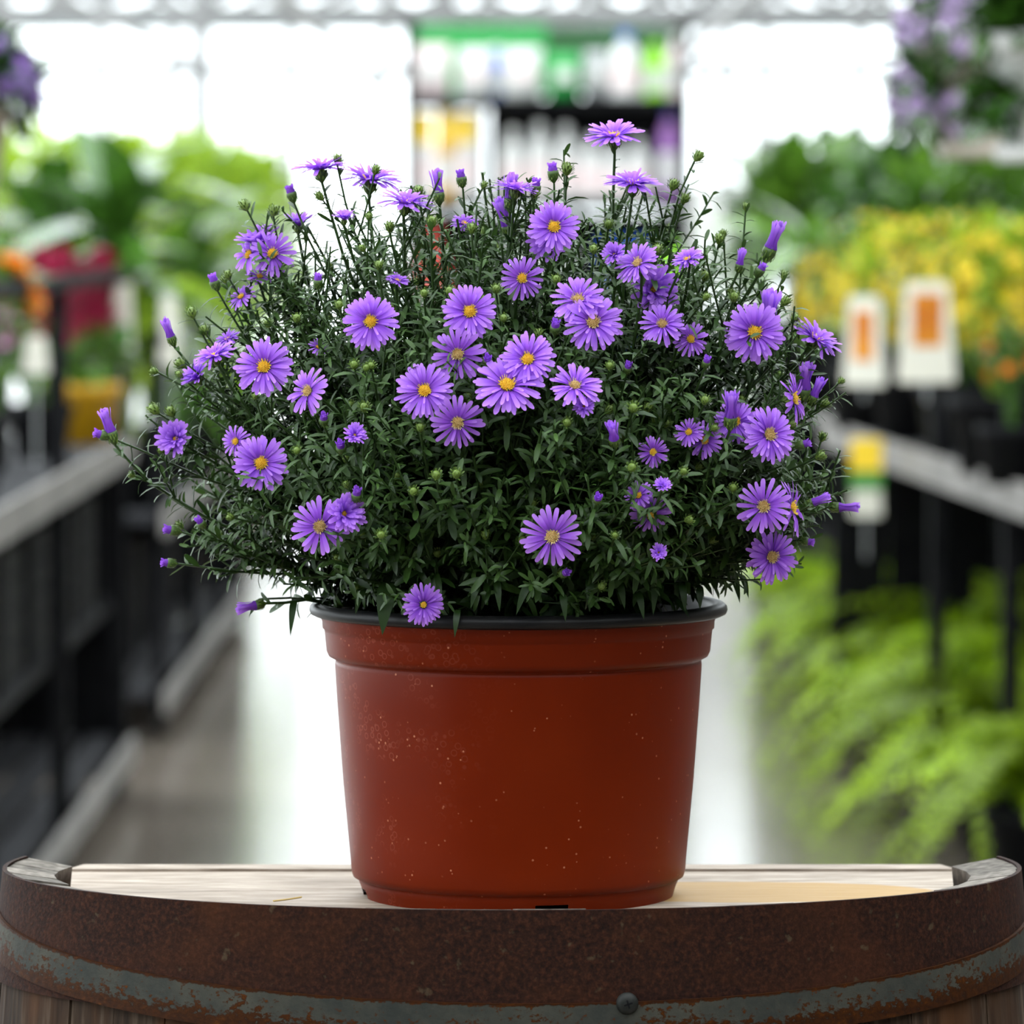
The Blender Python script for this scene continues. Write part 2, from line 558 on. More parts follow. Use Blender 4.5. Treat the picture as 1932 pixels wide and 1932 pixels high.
barrel = thing('half_barrel', 'weathered oak half barrel with rusty iron hoops carrying the potted aster', 'barrel', (0, 0, 0))
PH = math.radians(103)
NS = 26
for k in range(NS):
    rg = np.random.default_rng(100 + k)
    PE = PH + .012
    a0 = -PE + 2 * PE * k / NS + .0016
    a1 = -PE + 2 * PE * (k + 1) / NS - .0016
    zs = np.concatenate([[0.0], np.linspace(.06, .86, 11), [TOP_Z + .0005 - rg.uniform(0, .002)]])
    V, F = [], []
    dep = rg.uniform(-.0006, .0006)
    for i, z in enumerate(zs):
        last = i == len(zs) - 1
        zi = z - .004 if last else z
        for (ph, off, zq) in ((a0, -.0015 + dep, z), ((a0 + a1) / 2, -.0012 + dep, z), (a1, -.0015 + dep, z), (a1, -.027, zi), (a0, -.027, zi)):
            V.append(oval(ph, off, zq))
    for i in range(len(zs) - 1):
        for j in range(5):
            l = (j + 1) % 5
            F.append((i * 5 + j, i * 5 + l, i * 5 + 5 + l, i * 5 + 5 + j))
    e = (len(zs) - 1) * 5
    F += [(4, 3, 2, 1, 0), (e, e + 1, e + 2, e + 3, e + 4)]
    T = np.zeros(len(V)); T[-5:] = 1
    MB().add(V, F, T).build('stave', M['stave'], barrel)
edges = [-.175, -.095, .0095, .108, .131]
for k in range(len(edges) - 1):
    y0, y1 = edges[k] + .0007, edges[k + 1] - .0007
    ys = np.linspace(y0, y1, 7)
    dz = (0, .0, -.0008, .0006)[k]
    top, bot = [], []
    for y in ys:
        q = max(-1, min(1, (y - BY) / (BB - .0275)))
        w = (BA - .028) * math.sqrt(max(0.0, 1 - q * q)) if y < BY else BA - .0285 + min(.005, max(0, y - .03) * .08)
        if y > .11:
            w -= (y - .11) * .35
        top.append((w, y))
    prof = [(-w, y) for w, y in top] + [(w, y) for w, y in reversed(top)]
    n = len(prof)
    V = [(x * .996, y, HEAD_Z + dz) for x, y in prof] + [(x, y, HEAD_Z + dz - .006) for x, y in prof] + [(x * 1.004, y, HEAD_Z - .022) for x, y in prof]
    F = [tuple(reversed(range(n))), tuple(range(2 * n, 3 * n))]
    for l in range(2):
        for j in range(n):
            m_ = (j + 1) % n
            F.append((l * n + j, l * n + n + j, l * n + n + m_, l * n + m_))
    mb = MB().add(V, F)
    mb.f = [tuple(reversed(f)) for f in mb.f]
    mb.build('head_board', M['head_wood'], barrel)
wide = oval_band(MB(), lambda p: TOP_Z, .058, .0012, .0024, -PH - .002, PH + .002).build('wide_hoop', M['rust'], barrel)
wide['label'] = 'wide dark rusted iron hoop'


def tilt(p):
    c = (1 - math.cos(p))                                         # 0 at the front, 1 at the widest point
    return .8665 + .0275 * min(c, 1.25) + .002 * math.sin(p) * -1


grey = oval_band(MB(), tilt, .0215, .0032, .0018, -PH - .002, PH + .002).build('narrow_hoop', M['zinc'], barrel)
grey['label'] = 'narrow grey galvanised hoop slipped low at the front'
low = oval_band(MB(), lambda p: .36, .045, .0015, .0024, -PH - .002, PH + .002).build('lower_hoop', M['rust'], barrel)
foot = oval_band(MB(), lambda p: .055, .05, .0015, .0024, -PH - .002, PH + .002).build('foot_hoop', M['rust'], barrel)
# the pan-head screw
sp = at(1177, 1890, CAM_D - .196)
phi = math.atan2(sp[0] / BA, -(sp[1] - BY) / BB)
base = oval(phi, .0034, sp[2])
scr = MB().lathe([(0.0001, .0030), (.0030, .0029), (.0047, .0019), (.0057, .0006), (.0057, -.0012)], 24)
so = scr.build('screw', M['screw'], barrel, base, smooth=True)
so.rotation_euler = Vector((math.sin(phi) * .6, -math.cos(phi), 0)).to_track_quat('Z', 'Y').to_euler()
for a in (.3, .3 + math.pi / 2):
    MB().box((0, 0, .0028), (.0046, .0009, .0008), a).build('cross_slot', M['black_metal'], so)
st = at(538, 1722, CAM_D - .165)
stp = bezier(st + [-.006, -.004, .0005], st + [0, 0, .003], st + [.008, .012, .003], 6)
stp[:, 2] = np.maximum(stp[:, 2], TOP_Z + .0008)
tag(MB().tube(stp, .0005, 5).build('straw', M['straw']), 'short dry straw lying across the top edge of the rusty hoop', 'straw')

# ------------------------------------------------------------------ the potted aster: pot, rim, soil
PX = .0035
aster = thing('potted_aster', 'purple aster in full bloom in a terracotta-red plastic pot on the barrel', 'potted plant', (PX, 0, HEAD_Z))
Z = lambda z: z - HEAD_Z
prof = [(.0853, 0), (.0866, .0046), (.0880, Z(.9050)), (.0876, Z(.9058)), (.0884, Z(.9066)), (.0912, Z(.9080)), (.0921, Z(.9110)), (.0926, Z(.918)), (.0965, Z(.96)), (.0998, Z(1.005)), (.1010, Z(1.0245)),
        (.1008, Z(1.0262)), (.1003, Z(1.0270)), (.1016, Z(1.0280)), (.1044, Z(1.0294)), (.1056, Z(1.0320)), (.1066, Z(1.0425)), (.1068, Z(1.0440)), (.1078, Z(1.0448)), (.1080, Z(1.0485)), (.1090, Z(1.0505)), (.1096, Z(1.0530))]
# gaps in the foot ring: angle measured from +x
SEG = 120
gaps = [(-77.5, 5.5), (-171, 5), (-25 + 60, 5), (110, 5)]


def gap(i, j):
    if i > 0:
        return False
    a = (j + .5) * 360 / SEG
    return any(abs((a - g + 180) % 360 - 180) < w for g, w in gaps)


pot = MB()
pot.lathe(prof, SEG, skip=gap)
inner = [(r - .0022, z) for r, z in prof[4:11]] 
pot.lathe([(.002, inner[1][1] + .0005)] + inner[1:], SEG)
pot.f = [tuple(f) for f in pot.f]
pot_o = pot.build('pot', M['pot'], aster, smooth=True)
rimp = [(.1086, Z(1.0512)), (.1122, Z(1.0517)), (.1144, Z(1.0528)), (.1151, Z(1.0548)), (.1147, Z(1.0568)), (.1130, Z(1.0584)), (.1106, Z(1.0590)), (.1084, Z(1.0586)), (.1066, Z(1.0565)), (.1048, Z(1.0490)), (.1034, Z(1.033)), (.1000, Z(1.0275)), (.0984, Z(1.0235)), (.0972, Z(1.012))]
ro = MB().lathe(rimp, SEG).build('rim', M['pot_rim'], pot_o, smooth=True)
ro['label'] = 'black rolled rim of the pot'
soil = MB()
rr = [0.0002, .02, .04, .06, .08, .0990]
sv = []
soil.lathe([(r, Z(1.0260) + .006 * (1 - (r / .1) ** 2)) for r in rr], 60)
soil.v[0] = soil.v[0] + RNG.normal(0, .0009, soil.v[0].shape) * (np.linalg.norm(soil.v[0][:, :2], axis=1) < .095)[:, None]
soil.build('soil', M['soil'], aster, smooth=True)

# ------------------------------------------------------------------ the aster: flowers, buds and leafy shoots
ROOT = np.array([PX, 0, HEAD_Z])
DC = np.array([PX, .0, 1.128])                                    # centre of the leafy dome
DX, DY, DU, DL = .186, .165, .172, .078                           # half width, half depth, height above, depth below


def dome_hit(px, py, k=1.0):
    """front of the dome under a pixel; beside the dome the nearest point of the ray to its axis plane"""
    o, d = ray(px, py)
    for low in (False, True):
        ax = np.array([DX, DY, DL if low else DU]) * k
        oo, dd = (o - DC) / ax, d / ax
        A, B, C = dd @ dd, 2 * oo @ dd, oo @ oo - 1
        disc = B * B - 4 * A * C
        if disc > 0:
            p = o + d * ((-B - math.sqrt(disc)) / (2 * A))
            if (p[2] < DC[2]) == low:
                return p
    t = -(oo @ dd) / A
    t0 = (CAM_D - .03) / d[1]
    return o + d * t0


PETAL_S = np.array([0, .18, .42, .66, .86, .96, 1.0])
PETAL_W = np.array([.040, .062, .086, .104, .100, .070, .026])


def petal_template(seed):
    rg = np.random.default_rng(seed)
    arch, droop, twist, bend = rg.uniform(.03, .09), rg.uniform(.02, .13), rg.uniform(-.25, .25), rg.uniform(-.05, .05)
    V, T = [], []
    for s, w in zip(PETAL_S, PETAL_W):
        w = w * rg.uniform(.92, 1.08)
        z = arch * math.sin(math.pi * min(1, s * 1.1)) - droop * s * s
        for k in (-1, 0, 1):
            V.append((s, bend * s * s + k * w * math.cos(twist * s), z + (.020 if k else 0) * (1 - .6 * s) + k * w * math.sin(twist * s)))
            T.append(s)
    F = []
    for i in range(len(PETAL_S) - 1):
        for j in range(2):
            a = i * 3 + j
            F.append((a, a + 1, a + 4, a + 3))
    return np.array(V), F, np.array(T)


PETALS = [petal_template(s) for s in range(6)]
PETAL_MESH = []
for V_, F_, T_ in PETALS:
    PETAL_MESH.append(MB().add(V_, F_, T_).mesh('petal', M['petal'], True))


def petal_layout(kind, rg):
    """list of (template, azimuth, elevation, length, width factor, start radius) in units of the flower radius"""
    out = []
    if kind == 'o':
        layers = ((int(rg.integers(26, 30)), .82, 1, 6, .92), (int(rg.integers(20, 24)), .72, 13, 8, .9), (int(rg.integers(6, 11)), .50, 28, 9, .8))
        r0 = .17
    elif kind == 's':                                             # sparser single ring
        layers = ((int(rg.integers(20, 24)), .82, 5, 8, 1.0), (6, .62, 20, 9, .85))
        r0 = .17
    elif kind == 'd':                                             # semi-double, pale quilled centre
        layers = ((24, .84, 3, 8, .9), (16, .70, 20, 9, .75), (10, .46, 45, 10, .6))
        r0 = .14
    elif kind == 'e':                                             # bowl seen edge on
        layers = ((24, .90, 4, 8, 1.0), (22, .86, 20, 8, 1.0), (16, .66, 40, 9, .9))
        r0 = .15
    elif kind == 'h':                                             # half open
        layers = ((26, .95, 38, 8, 1.0), (22, .80, 56, 8, .95), (16, .62, 72, 7, .9))
        r0 = .10
    else:                                                         # closed brush
        layers = ((18, 1.12, 96, 5, .72), (16, 1.22, 104, 5, .7), (12, 1.2, 112, 5, .7))
        r0 = .30
    for n, ln, el, je, wf in layers:
        ph = rg.uniform(0, 6.28)
        for k in range(n):
            out.append((int(rg.integers(0, 6)), ph + 2 * math.pi * k / n + rg.normal(0, .05), math.radians(el + rg.normal(0, je)), ln * rg.uniform(.88, 1.06), wf * rg.uniform(.85, 1.15), r0))
    return out


def petal_matrix(p):
    _, az, el, ln, wf, r0 = p
    return Matrix.Rotation(az, 4, 'Z') @ Matrix.Translation((r0, 0, .02)) @ Matrix.Rotation(-el, 4, 'Y') @ Matrix.Diagonal((ln, ln * wf * 1.0, ln, 1))


def joined_petals(kind, seed):
    rg = np.random.default_rng(seed)
    mb = MB()
    for p in petal_layout(kind, rg):
        V_, F_, T_ = PETALS[p[0]]
        m = np.array(petal_matrix(p))
        mb.add(V_ @ m[:3, :3].T + m[:3, 3], F_, T_)
    return mb.mesh('petals', M['petal'], True)


def disc_mesh(seed, material, size=.185, n=70, filaments=True):
    rg = np.random.default_rng(seed)
    mb = MB()
    mb.lathe([(size, .0), (size * .97, .03), (size * .7, .075), (size * .3, .10), (.004, .105)], 16, tint=.1)
    for k in range(n):
        r = size * math.sqrt((k + .5) / n) * 1.02
        a = k * 2.39996
        h = .105 - .075 * (r / size) ** 2
        c = np.array([r * math.cos(a), r * math.sin(a), h])
        ax = unit([.5 * math.cos(a) * r / size, .5 * math.sin(a) * r / size, 1])
        L_ = rg.uniform(.03, .065)
        mb.tube([c - ax * .02, c + ax * L_ * .7, c + ax * L_], [.017, .019, .008], 5, tint=rg.uniform(.2, 1), caps=False)
    if filaments:
        for k in range(34):
            a = rg.uniform(0, 6.28)
            c = np.array([math.cos(a) * size * .95, math.sin(a) * size * .95, .03])
            e = c + np.array([math.cos(a) * rg.uniform(.04, .1), math.sin(a) * rg.uniform(.04, .1), rg.uniform(.08, .16)])
            mb.tube([c, (c + e) / 2 + [0, 0, .02], e], [.008, .007, .009], 4, tint=1, caps=False)
    return mb.mesh('disc', material, True)


def calyx_mesh(seed, r=.23, h=.46, scales=30, flare=.12):
    """green involucre cup under a flower, covered in pointed scales; top at z = 0"""
    rg = np.random.default_rng(seed)
    mb = MB()
    mb.lathe([(.035, -h), (.06, -h * .96), (r * .78, -h * .62), (r, -h * .25), (r * .98, 0), (r * .6, .01)], 12, tint=.15)
    P, D, U, L_, W, C, T = [], [], [], [], [], [], []
    for k in range(scales):
        t = (k + .5) / scales
        a = k * 2.39996 + rg.normal(0, .1)
        z = -h * (.85 - .72 * t)
        rr = r * (.62 + .42 * math.sin(math.pi * min(1, .2 + t * .62)))
        rad = np.array([math.cos(a), math.sin(a), 0])
        P.append(rad * rr * .92 + [0, 0, z])
        D.append(rad * (.35 + flare * 3 * (1 - t)) + [0, 0, 1])
        U.append(rad)
        L_.append(rg.uniform(.17, .26)); W.append(.075); C.append(rg.uniform(.1, .5)); T.append(rg.uniform(.3, .9))
    mb.leaves(P, D, U, L_, W, C, T)
    return mb.mesh('calyx', M['bud_green'], True)


def green_bud_mesh(seed):
    """plump green bud, unit radius about .5, axis +z, base at z = 0"""
    rg = np.random.default_rng(seed)
    mb = MB()
    mb.lathe([(.08, -.02), (.18, .05), (.34, .28), (.38, .52), (.30, .74), (.16, .86), (.02, .9)], 12, tint=.75)
    P, D, U, L_, W, C, T = [], [], [], [], [], [], []
    for k in range(34):
        t = (k + .5) / 34
        a = k * 2.39996
        z = .02 + .72 * t
        rr = .12 + .27 * math.sin(math.pi * min(1, .12 + t * .62))
        rad = np.array([math.cos(a), math.sin(a), 0])
        P.append(rad * rr + [0, 0, z])
        D.append(rad * (1.15 - 1.2 * t) + [0, 0, .75 + .1 * t])
        U.append(rad)
        L_.append(rg.uniform(.34, .52) * (1.15 - .45 * t)); W.append(.14); C.append(rg.uniform(-.5, .5)); T.append(np.clip(.05 + .75 * t * rg.uniform(.5, 1), 0, 1))
    mb.leaves(P, D, U, L_, W, C, T)
    return mb.mesh('bud', M['bud_green'], True)


GREEN_BUD = [green_bud_mesh(40 + k) for k in range(4)]
CALYX = [calyx_mesh(60 + k) for k in range(3)]
CALYX_BRUSH = [calyx_mesh(70 + k, r=.30, h=.75, scales=36, flare=.10) for k in range(2)]
CALYX_BUD = [calyx_mesh(80 + k, r=.44, h=1.0, scales=40, flare=.16) for k in range(2)]
JOINED = {k: [joined_petals(k, 200 + 10 * i + n) for n in range(v)] for i, (k, v) in enumerate((('o', 4), ('s', 2), ('d', 2), ('h', 3), ('b', 3), ('e', 3)))}
DISC = [disc_mesh(90 + k, M['disc']) for k in range(2)]
DISC_PALE = [disc_mesh(95 + k, M['disc_pale'], .18) for k in range(2)]
DISC_SMALL = [disc_mesh(98, M['disc'], .13, 36, False)]


def bud_tip_mesh(seed):
    rg = np.random.default_rng(seed)
    mb = MB()
    for k in range(16):
        a = k * 2.39996
        el = math.radians(76 + 8 * (k % 2))
        p = (k % 6, a, el, .78 * rg.uniform(.9, 1.05), 1.35, .26 - .1 * (k % 2))
        V_, F_, T_ = PETALS[p[0]]
        m = np.array(Matrix.Rotation(a, 4, 'Z') @ Matrix.Translation((p[5], 0, -.15)) @ Matrix.Rotation(-el - .12, 4, 'Y') @ Matrix.Diagonal((p[3], p[3] * 1.5, p[3], 1)))
        mb.add(V_ @ m[:3, :3].T + m[:3, 3], F_, T_ * .6)
    mb.lathe([(.34, -.1), (.36, .15), (.26, .42), (.04, .52)], 10, tint=.1)
    return mb.mesh('petal_tip', M['petal'], True)


BUD_TIP = [bud_tip_mesh(130), bud_tip_mesh(131)]

# pixel x, y, width in pixels, kind, facing (right, up, towards the camera)
FLOWERS = [
    (699, 607, 112, 'o', 0, .12, 1), (498, 692, 116, 'o', -.12, .22, 1), (886, 588, 112, 'o', .05, .2, 1), (1119, 608, 118, 'op', .08, .3, 1),
    (1091, 566, 108, 'd', -.15, .55, .8), (1424, 627, 120, 'o', .1, .12, 1), (1045, 428, 106, 'o', .02, .22, 1), (1036, 452, 84, 'h', -.1, -.2, 1),
    (801, 737, 116, 'o', -.1, .32, 1), (957, 727, 138, 'o', .06, .75, 1), (864, 668, 106, 'sp', -.05, -.05, 1), (996, 678, 112, 'o', -.15, .42, 1),
    (1085, 728, 110, 'd', .05, .75, .8), (863, 797, 106, 'sp', .05, -.12, 1), (492, 874, 114, 'o', .02, .12, 1), (581, 738, 98, 'sp', -.6, .25, .8),
    (604, 993, 116, 'sp', 0, .02, 1), (652, 968, 82, 'h', .35, .15, .9), (1041, 1012, 122, 'sp', 0, .05, 1), (799, 1141, 84, 'os', .15, .02, 1),
    (1456, 1050, 108, 'op', .35, .0, .9), (1441, 955, 110, 'sp', -.1, .05, 1), (1494, 958, 112, 's', .93, .1, .3), (1452, 820, 112, 'op', .35, .2, .9),
    (1388, 795, 86, 'o', -.15, .15, 1), (1228, 968, 84, 's', .15, -.35, 1), (1158, 258, 110, 'o', -.08, 1, .32), (1194, 348, 106, 'o', .05, 1, .22),
    (698, 340, 120, 'o', .08, 1, .12), (605, 320, 104, 'o', -.1, 1, .05), (766, 384, 106, 's', .2, 1, .15), (564, 417, 64, 'h', .05, 1, .2),
    (649, 408, 46, 'h', .0, 1, .3), (485, 452, 90, 'h', -.3, 1, .25), (514, 478, 92, 's', .1, .25, 1), (470, 480, 80, 's', -.6, .3, .6),
    (825, 336, 36, 'b', -.08, 1, .1), (965, 344, 40, 'b', .05, 1, .1), (972, 358, 88, 's', .1, 1, .1), (985, 525, 88, 's', .1, .1, 1),
    (1203, 497, 96, 'd', -.35, .6, .7), (1235, 545, 98, 'h', .15, .1, 1), (1158, 478, 50, 'h', -.3, .4, .8), (1297, 490, 62, 's', -.3, .8, .4),
    (1250, 612, 92, 'd', -.1, .45, .8), (1303, 640, 72, 's', .2, .2, .9), (1538, 640, 104, 's', .55, .8, .25), (1466, 438, 44, 'b', .35, .9, .15),
    (1498, 752, 104, 's', .9, .15, .35), (1523, 702, 44, 'b', .15, .9, .35), (1546, 726, 32, 'b', .4, .8, .2), (368, 708, 68, 'h', -.6, .6, .45),
    (405, 672, 84, 's', -.35, .9, .25), (328, 826, 76, 'h', -.35, .3, .85), (200, 788, 38, 'b', -.3, .95, .15), (445, 833, 64, 's', -.5, .15, .8),
    (670, 819, 48, 'h', .15, .5, .85), (1102, 766, 44, 'h', .0, .15, 1), (1155, 809, 34, 'b', -.15, .75, .65), (1330, 830, 74, 's', -.3, .1, .9),
    (1232, 852, 62, 's', .1, -.1, 1), (455, 560, 60, 's', -.4, .6, .5), (490, 522, 54, 's', .1, .7, .5), (1243, 1042, 36, 'h', .1, .25, .95),
    (460, 1147, 32, 'b', -.85, -.15, .4), (1607, 956, 32, 'b', .95, .05, .2), (1553, 940, 28, 'b', .8, .35, .3), (876, 422, 52, 's', .1, .8, .4),
    (948, 392, 46, 'b', -.3, .9, .2), (1381, 757, 42, 'b', .05, .9, .35), (1250, 916, 38, 'h', .1, .7, .65), (1300, 815, 60, 's', -.2, .3, .9),
    (1452, 572, 54, 'b', .1, .95, .2), (1400, 480, 26, 'b', .2, .9, .2), (315, 614, 30, 'b', -.3, .9, .2), (430, 640, 50, 's', -.4, .8, .3),
    (1205, 935, 60, 's', -.3, .4, .8), (750, 530, 46, 's', .2, .8, .3), (600, 655, 42, 's', .2, .6, .6),
]
# closed buds: pixel x, y, width, p (purple tip) or g (green), facing
BUDS = [
    (190, 820, 22, 'p', -.9, .3, .2), (1333, 682, 18, 'p', .2, .8, .5), (1066, 1081, 19, 'p', .5, .3, .8), (611, 790, 20, 'p', 0, .8, .6),
    (643, 842, 22, 'p', -.1, .7, .7), (673, 932, 22, 'p', .1, .8, .5), (378, 985, 18, 'p', -.5, .7, .4), (316, 1062, 20, 'p', -.95, .1, .2),
    (600, 528, 20, 'p', 0, 1, .2), (1436, 508, 20, 'p', .5, .9, .2), (549, 363, 22, 'p', -.3, 1, .1), (870, 334, 22, 'p', -.15, 1, .1),
    (1043, 322, 24, 'p', -.1, 1, .1), (1011, 350, 22, 'p', .1, 1, .2), (1292, 374, 22, 'g', .4, .9, .1), (404, 530, 22, 'p', -.3, .9, .2),
    (322, 1000, 22, 'p', -.95, .2, .2), (1517, 838, 20, 'p', .85, .3, .2), (1525, 1022, 18, 'p', .85, -.1, .2), (1128, 940, 20, 'p', .1, .5, .9),
    (1048, 615, 22, 'p', .05, .8, .6), (920, 678, 20, 'p', 0, .5, .9), (1185, 692, 18, 'p', .1, .7, .7), (720, 610, 4, 'g', 0, 1, 0),
    (461, 387, 24, 'g', -.5, .9, .1), (517, 396, 24, 'g', .1, 1, .1), (637, 300, 22, 'g', .05, 1, .1), (790, 360, 22, 'g', 0, 1, .1),
    (1070, 318, 26, 'g', .1, 1, .1), (1318, 294, 24, 'g', .6, .8, .1), (1271, 348, 24, 'g', .3, .9, .1), (1357, 450, 22, 'g', .1, 1, .1),
    (1482, 568, 22, 'g', .6, .75, .1), (1557, 762, 22, 'g', .8, .5, .1), (1549, 860, 22, 'g', .9, .4, .1), (290, 700, 18, 'g', -.9, .3, .1),
    (362, 589, 24, 'g', -.3, .9, .1), (430, 518, 20, 'g', -.3, .9, .1), (385, 622, 22, 'g', -.4, .8, .2), (340, 686, 24, 'g', -.7, .5, .3),
    (290, 772, 26, 'g', -.7, .6, .2), (322, 776, 24, 'g', -.4, .8, .2), (815, 418, 24, 'g', .1, 1, .3), (735, 427, 22, 'g', 0, 1, .2),
    (890, 430, 22, 'g', 0, 1, .3), (823, 896, 22, 'g', 0, .7, .7), (861, 894, 22, 'g', 0, .7, .7), (780, 927, 20, 'g', 0, .6, .8),
    (793, 806, 20, 'g', 0, .8, .6), (1070, 797, 20, 'g', 0, .5, .9), (1195, 770, 24, 'g', .1, .6, .8), (1192, 882, 22, 'g', 0, .6, .8),
    (1017, 662, 22, 'g', 0, .6, .8), (1083, 755, 18, 'g', 0, .6, .8), (936, 545, 20, 'g', 0, .8, .6), (848, 549, 20, 'g', 0, .8, .6),
    (800, 553, 18, 'g', 0, .8, .6), (668, 688, 20, 'g', 0, .6, .8), (687, 768, 22, 'g', 0, .8, .6), (1500, 600, 20, 'g', .6, .7, .3),
    (1160, 1010, 16, 'g', 0, .5, .9), (1135, 1106, 18, 'g', .6, .2, .7), (1290, 890, 18, 'g', .2, .6, .7), (1330, 755, 20, 'g', .2, .8, .5),
    (640, 575, 20, 'g', 0, .8, .6), (560, 600, 20, 'g', -.1, .8, .6), (505, 610, 20, 'g', -.2, .8, .5), (715, 500, 20, 'g', 0, .9, .4),
    (1120, 470, 20, 'g', 0, .9, .4), (1240, 470, 22, 'g', .1, .9, .4), (1330, 520, 22, 'g', .2, .9, .4), (1385, 560, 22, 'g', .2, .8, .4),
    (950, 600, 18, 'g', 0, .8, .6), (1150, 690, 18, 'g', 0, .7, .7), (700, 690, 18, 'g', 0, .6, .8), (560, 850, 18, 'g', -.1, .6, .8),
]
BUDS = [b for b in BUDS if b[2] > 10]


def axis_of(nx, ny, nz):
    return unit([nx, -nz, ny])


def crown(rg):
    a, r = rg.uniform(0, 6.28), .045 * math.sqrt(rg.uniform(0, 1))
    return np.array([PX + r * math.cos(a), r * math.sin(a), 1.030])


def stem_path(tip, axis, rg, n=14):
    """from the crown out to the tip, arriving along axis"""
    b = crown(rg)
    out = tip - b
    ln = np.linalg.norm(out)
    side = unit(np.array([out[0], out[1], 0]) + 1e-6)
    b = b + side * rg.uniform(.0, .035)
    c1 = b + side * ln * .16 + np.array([0, 0, max(.035, ln * .22)])
    c2 = tip - (axis * .55 + unit(out) * .45) * ln * .30
    t = np.linspace(0, 1, n)[:, None]
    p = (1 - t) ** 3 * b + 3 * t * (1 - t) ** 2 * c1 + 3 * t * t * (1 - t) * c2 + t ** 3 * tip
    w = rg.normal(0, .0012, (n, 3)); w[0] = 0; w[-1] = 0; w[-2] = 0
    return p + w


def leaves_along(path, rg, acc, t0, t1, spacing, l0, l1, tint0, droop=.25, spread=.9):
    seg = np.linalg.norm(np.diff(path, axis=0), axis=1)
    cum = np.concatenate([[0], np.cumsum(seg)])
    tot = cum[-1]
    n = max(2, int(tot * (t1 - t0) / spacing))
    ph = rg.uniform(0, 6.28)
    for k in range(n):
        t = t0 + (t1 - t0) * (k + rg.uniform(.1, .9)) / n
        s = t * tot
        i = min(len(seg) - 1, int(np.searchsorted(cum, s) - 1) if s > 0 else 0)
        i = max(i, 0)
        p = path[i] + (path[i + 1] - path[i]) * ((s - cum[i]) / (seg[i] + 1e-9))
        tan = unit(path[i + 1] - path[i])
        ref = unit(np.cross(tan, [.3, .2, 1.0])); ref2 = np.cross(tan, ref)
        a = ph + k * 2.39996 + rg.normal(0, .3)
        rad = ref * math.cos(a) + ref2 * math.sin(a)
        u = (t - t0) / (t1 - t0 + 1e-9)
        L_ = (l0 + (l1 - l0) * u) * rg.uniform(.7, 1.25)
        acc[0].append(p)
        acc[1].append(tan * rg.uniform(.5, .95) + rad * spread)
        acc[2].append(tan + [0, 0, .3])
        acc[3].append(L_)
        acc[4].append(L_ * rg.uniform(.19, .30))
        acc[5].append(rg.uniform(.1, .75) if rg.random() < .85 else -rg.uniform(0, .3))
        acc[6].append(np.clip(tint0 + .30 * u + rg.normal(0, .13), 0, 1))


def make_shoot(name, tip, axis, rg, laterals=4, stem_r=.0011, buds=.35, parent=aster, l0=.021, l1=.0105, clip=1.06):
    mb = MB()
    path = stem_path(tip, axis, rg)
    mb.tube(path, np.linspace(stem_r * 1.5, stem_r * .75, len(path)), 5, tint=.32, caps=False)
    acc = [[] for _ in range(7)]
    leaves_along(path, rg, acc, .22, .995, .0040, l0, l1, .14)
    bud_spots = []
    for k in range(laterals):
        t = rg.uniform(.45, .95)
        i = int(t * (len(path) - 1))
        tan = unit(path[min(i + 1, len(path) - 1)] - path[i])
        rv = unit(rg.normal(0, 1, 3)); rv = unit(rv - tan * (rv @ tan))
        d = unit(tan * .8 + rv * .65 + np.array([0, 0, .25]))
        ln = rg.uniform(.018, .048)
        e = path[i] + d * ln + np.array([0, 0, ln * .12])
        q = (e - DC) / np.array([DX, DY, DU if e[2] > DC[2] else DL])
        if np.linalg.norm(q) > clip:
            ln *= .45
            e = path[i] + d * ln
        lp = bezier(path[i], path[i] + d * ln * .5, e, 5)
        mb.tube(lp, np.linspace(.0007, .00055, 5), 3, tint=.35, caps=False)
        leaves_along(lp, rg, acc, .1, 1.0, .0026, .0115, .0075, .28)
        if rg.random() < buds:
            bud_spots.append((lp[-1], unit(lp[-1] - lp[-2])))
    mb.leaves(*acc)
    mb.v = [v - ROOT for v in mb.v]
    o = mb.build(name, M['aster_leaf'], parent, smooth=True)
    for p, ax in bud_spots:
        sz = rg.uniform(.0042, .0058)
        obj('bud', GREEN_BUD[int(rg.integers(0, 4))], o, p - ROOT - ax * sz * .1, Vector(ax).to_track_quat('Z', 'Y').to_euler(), (sz, sz, sz * 1.05))
    return o


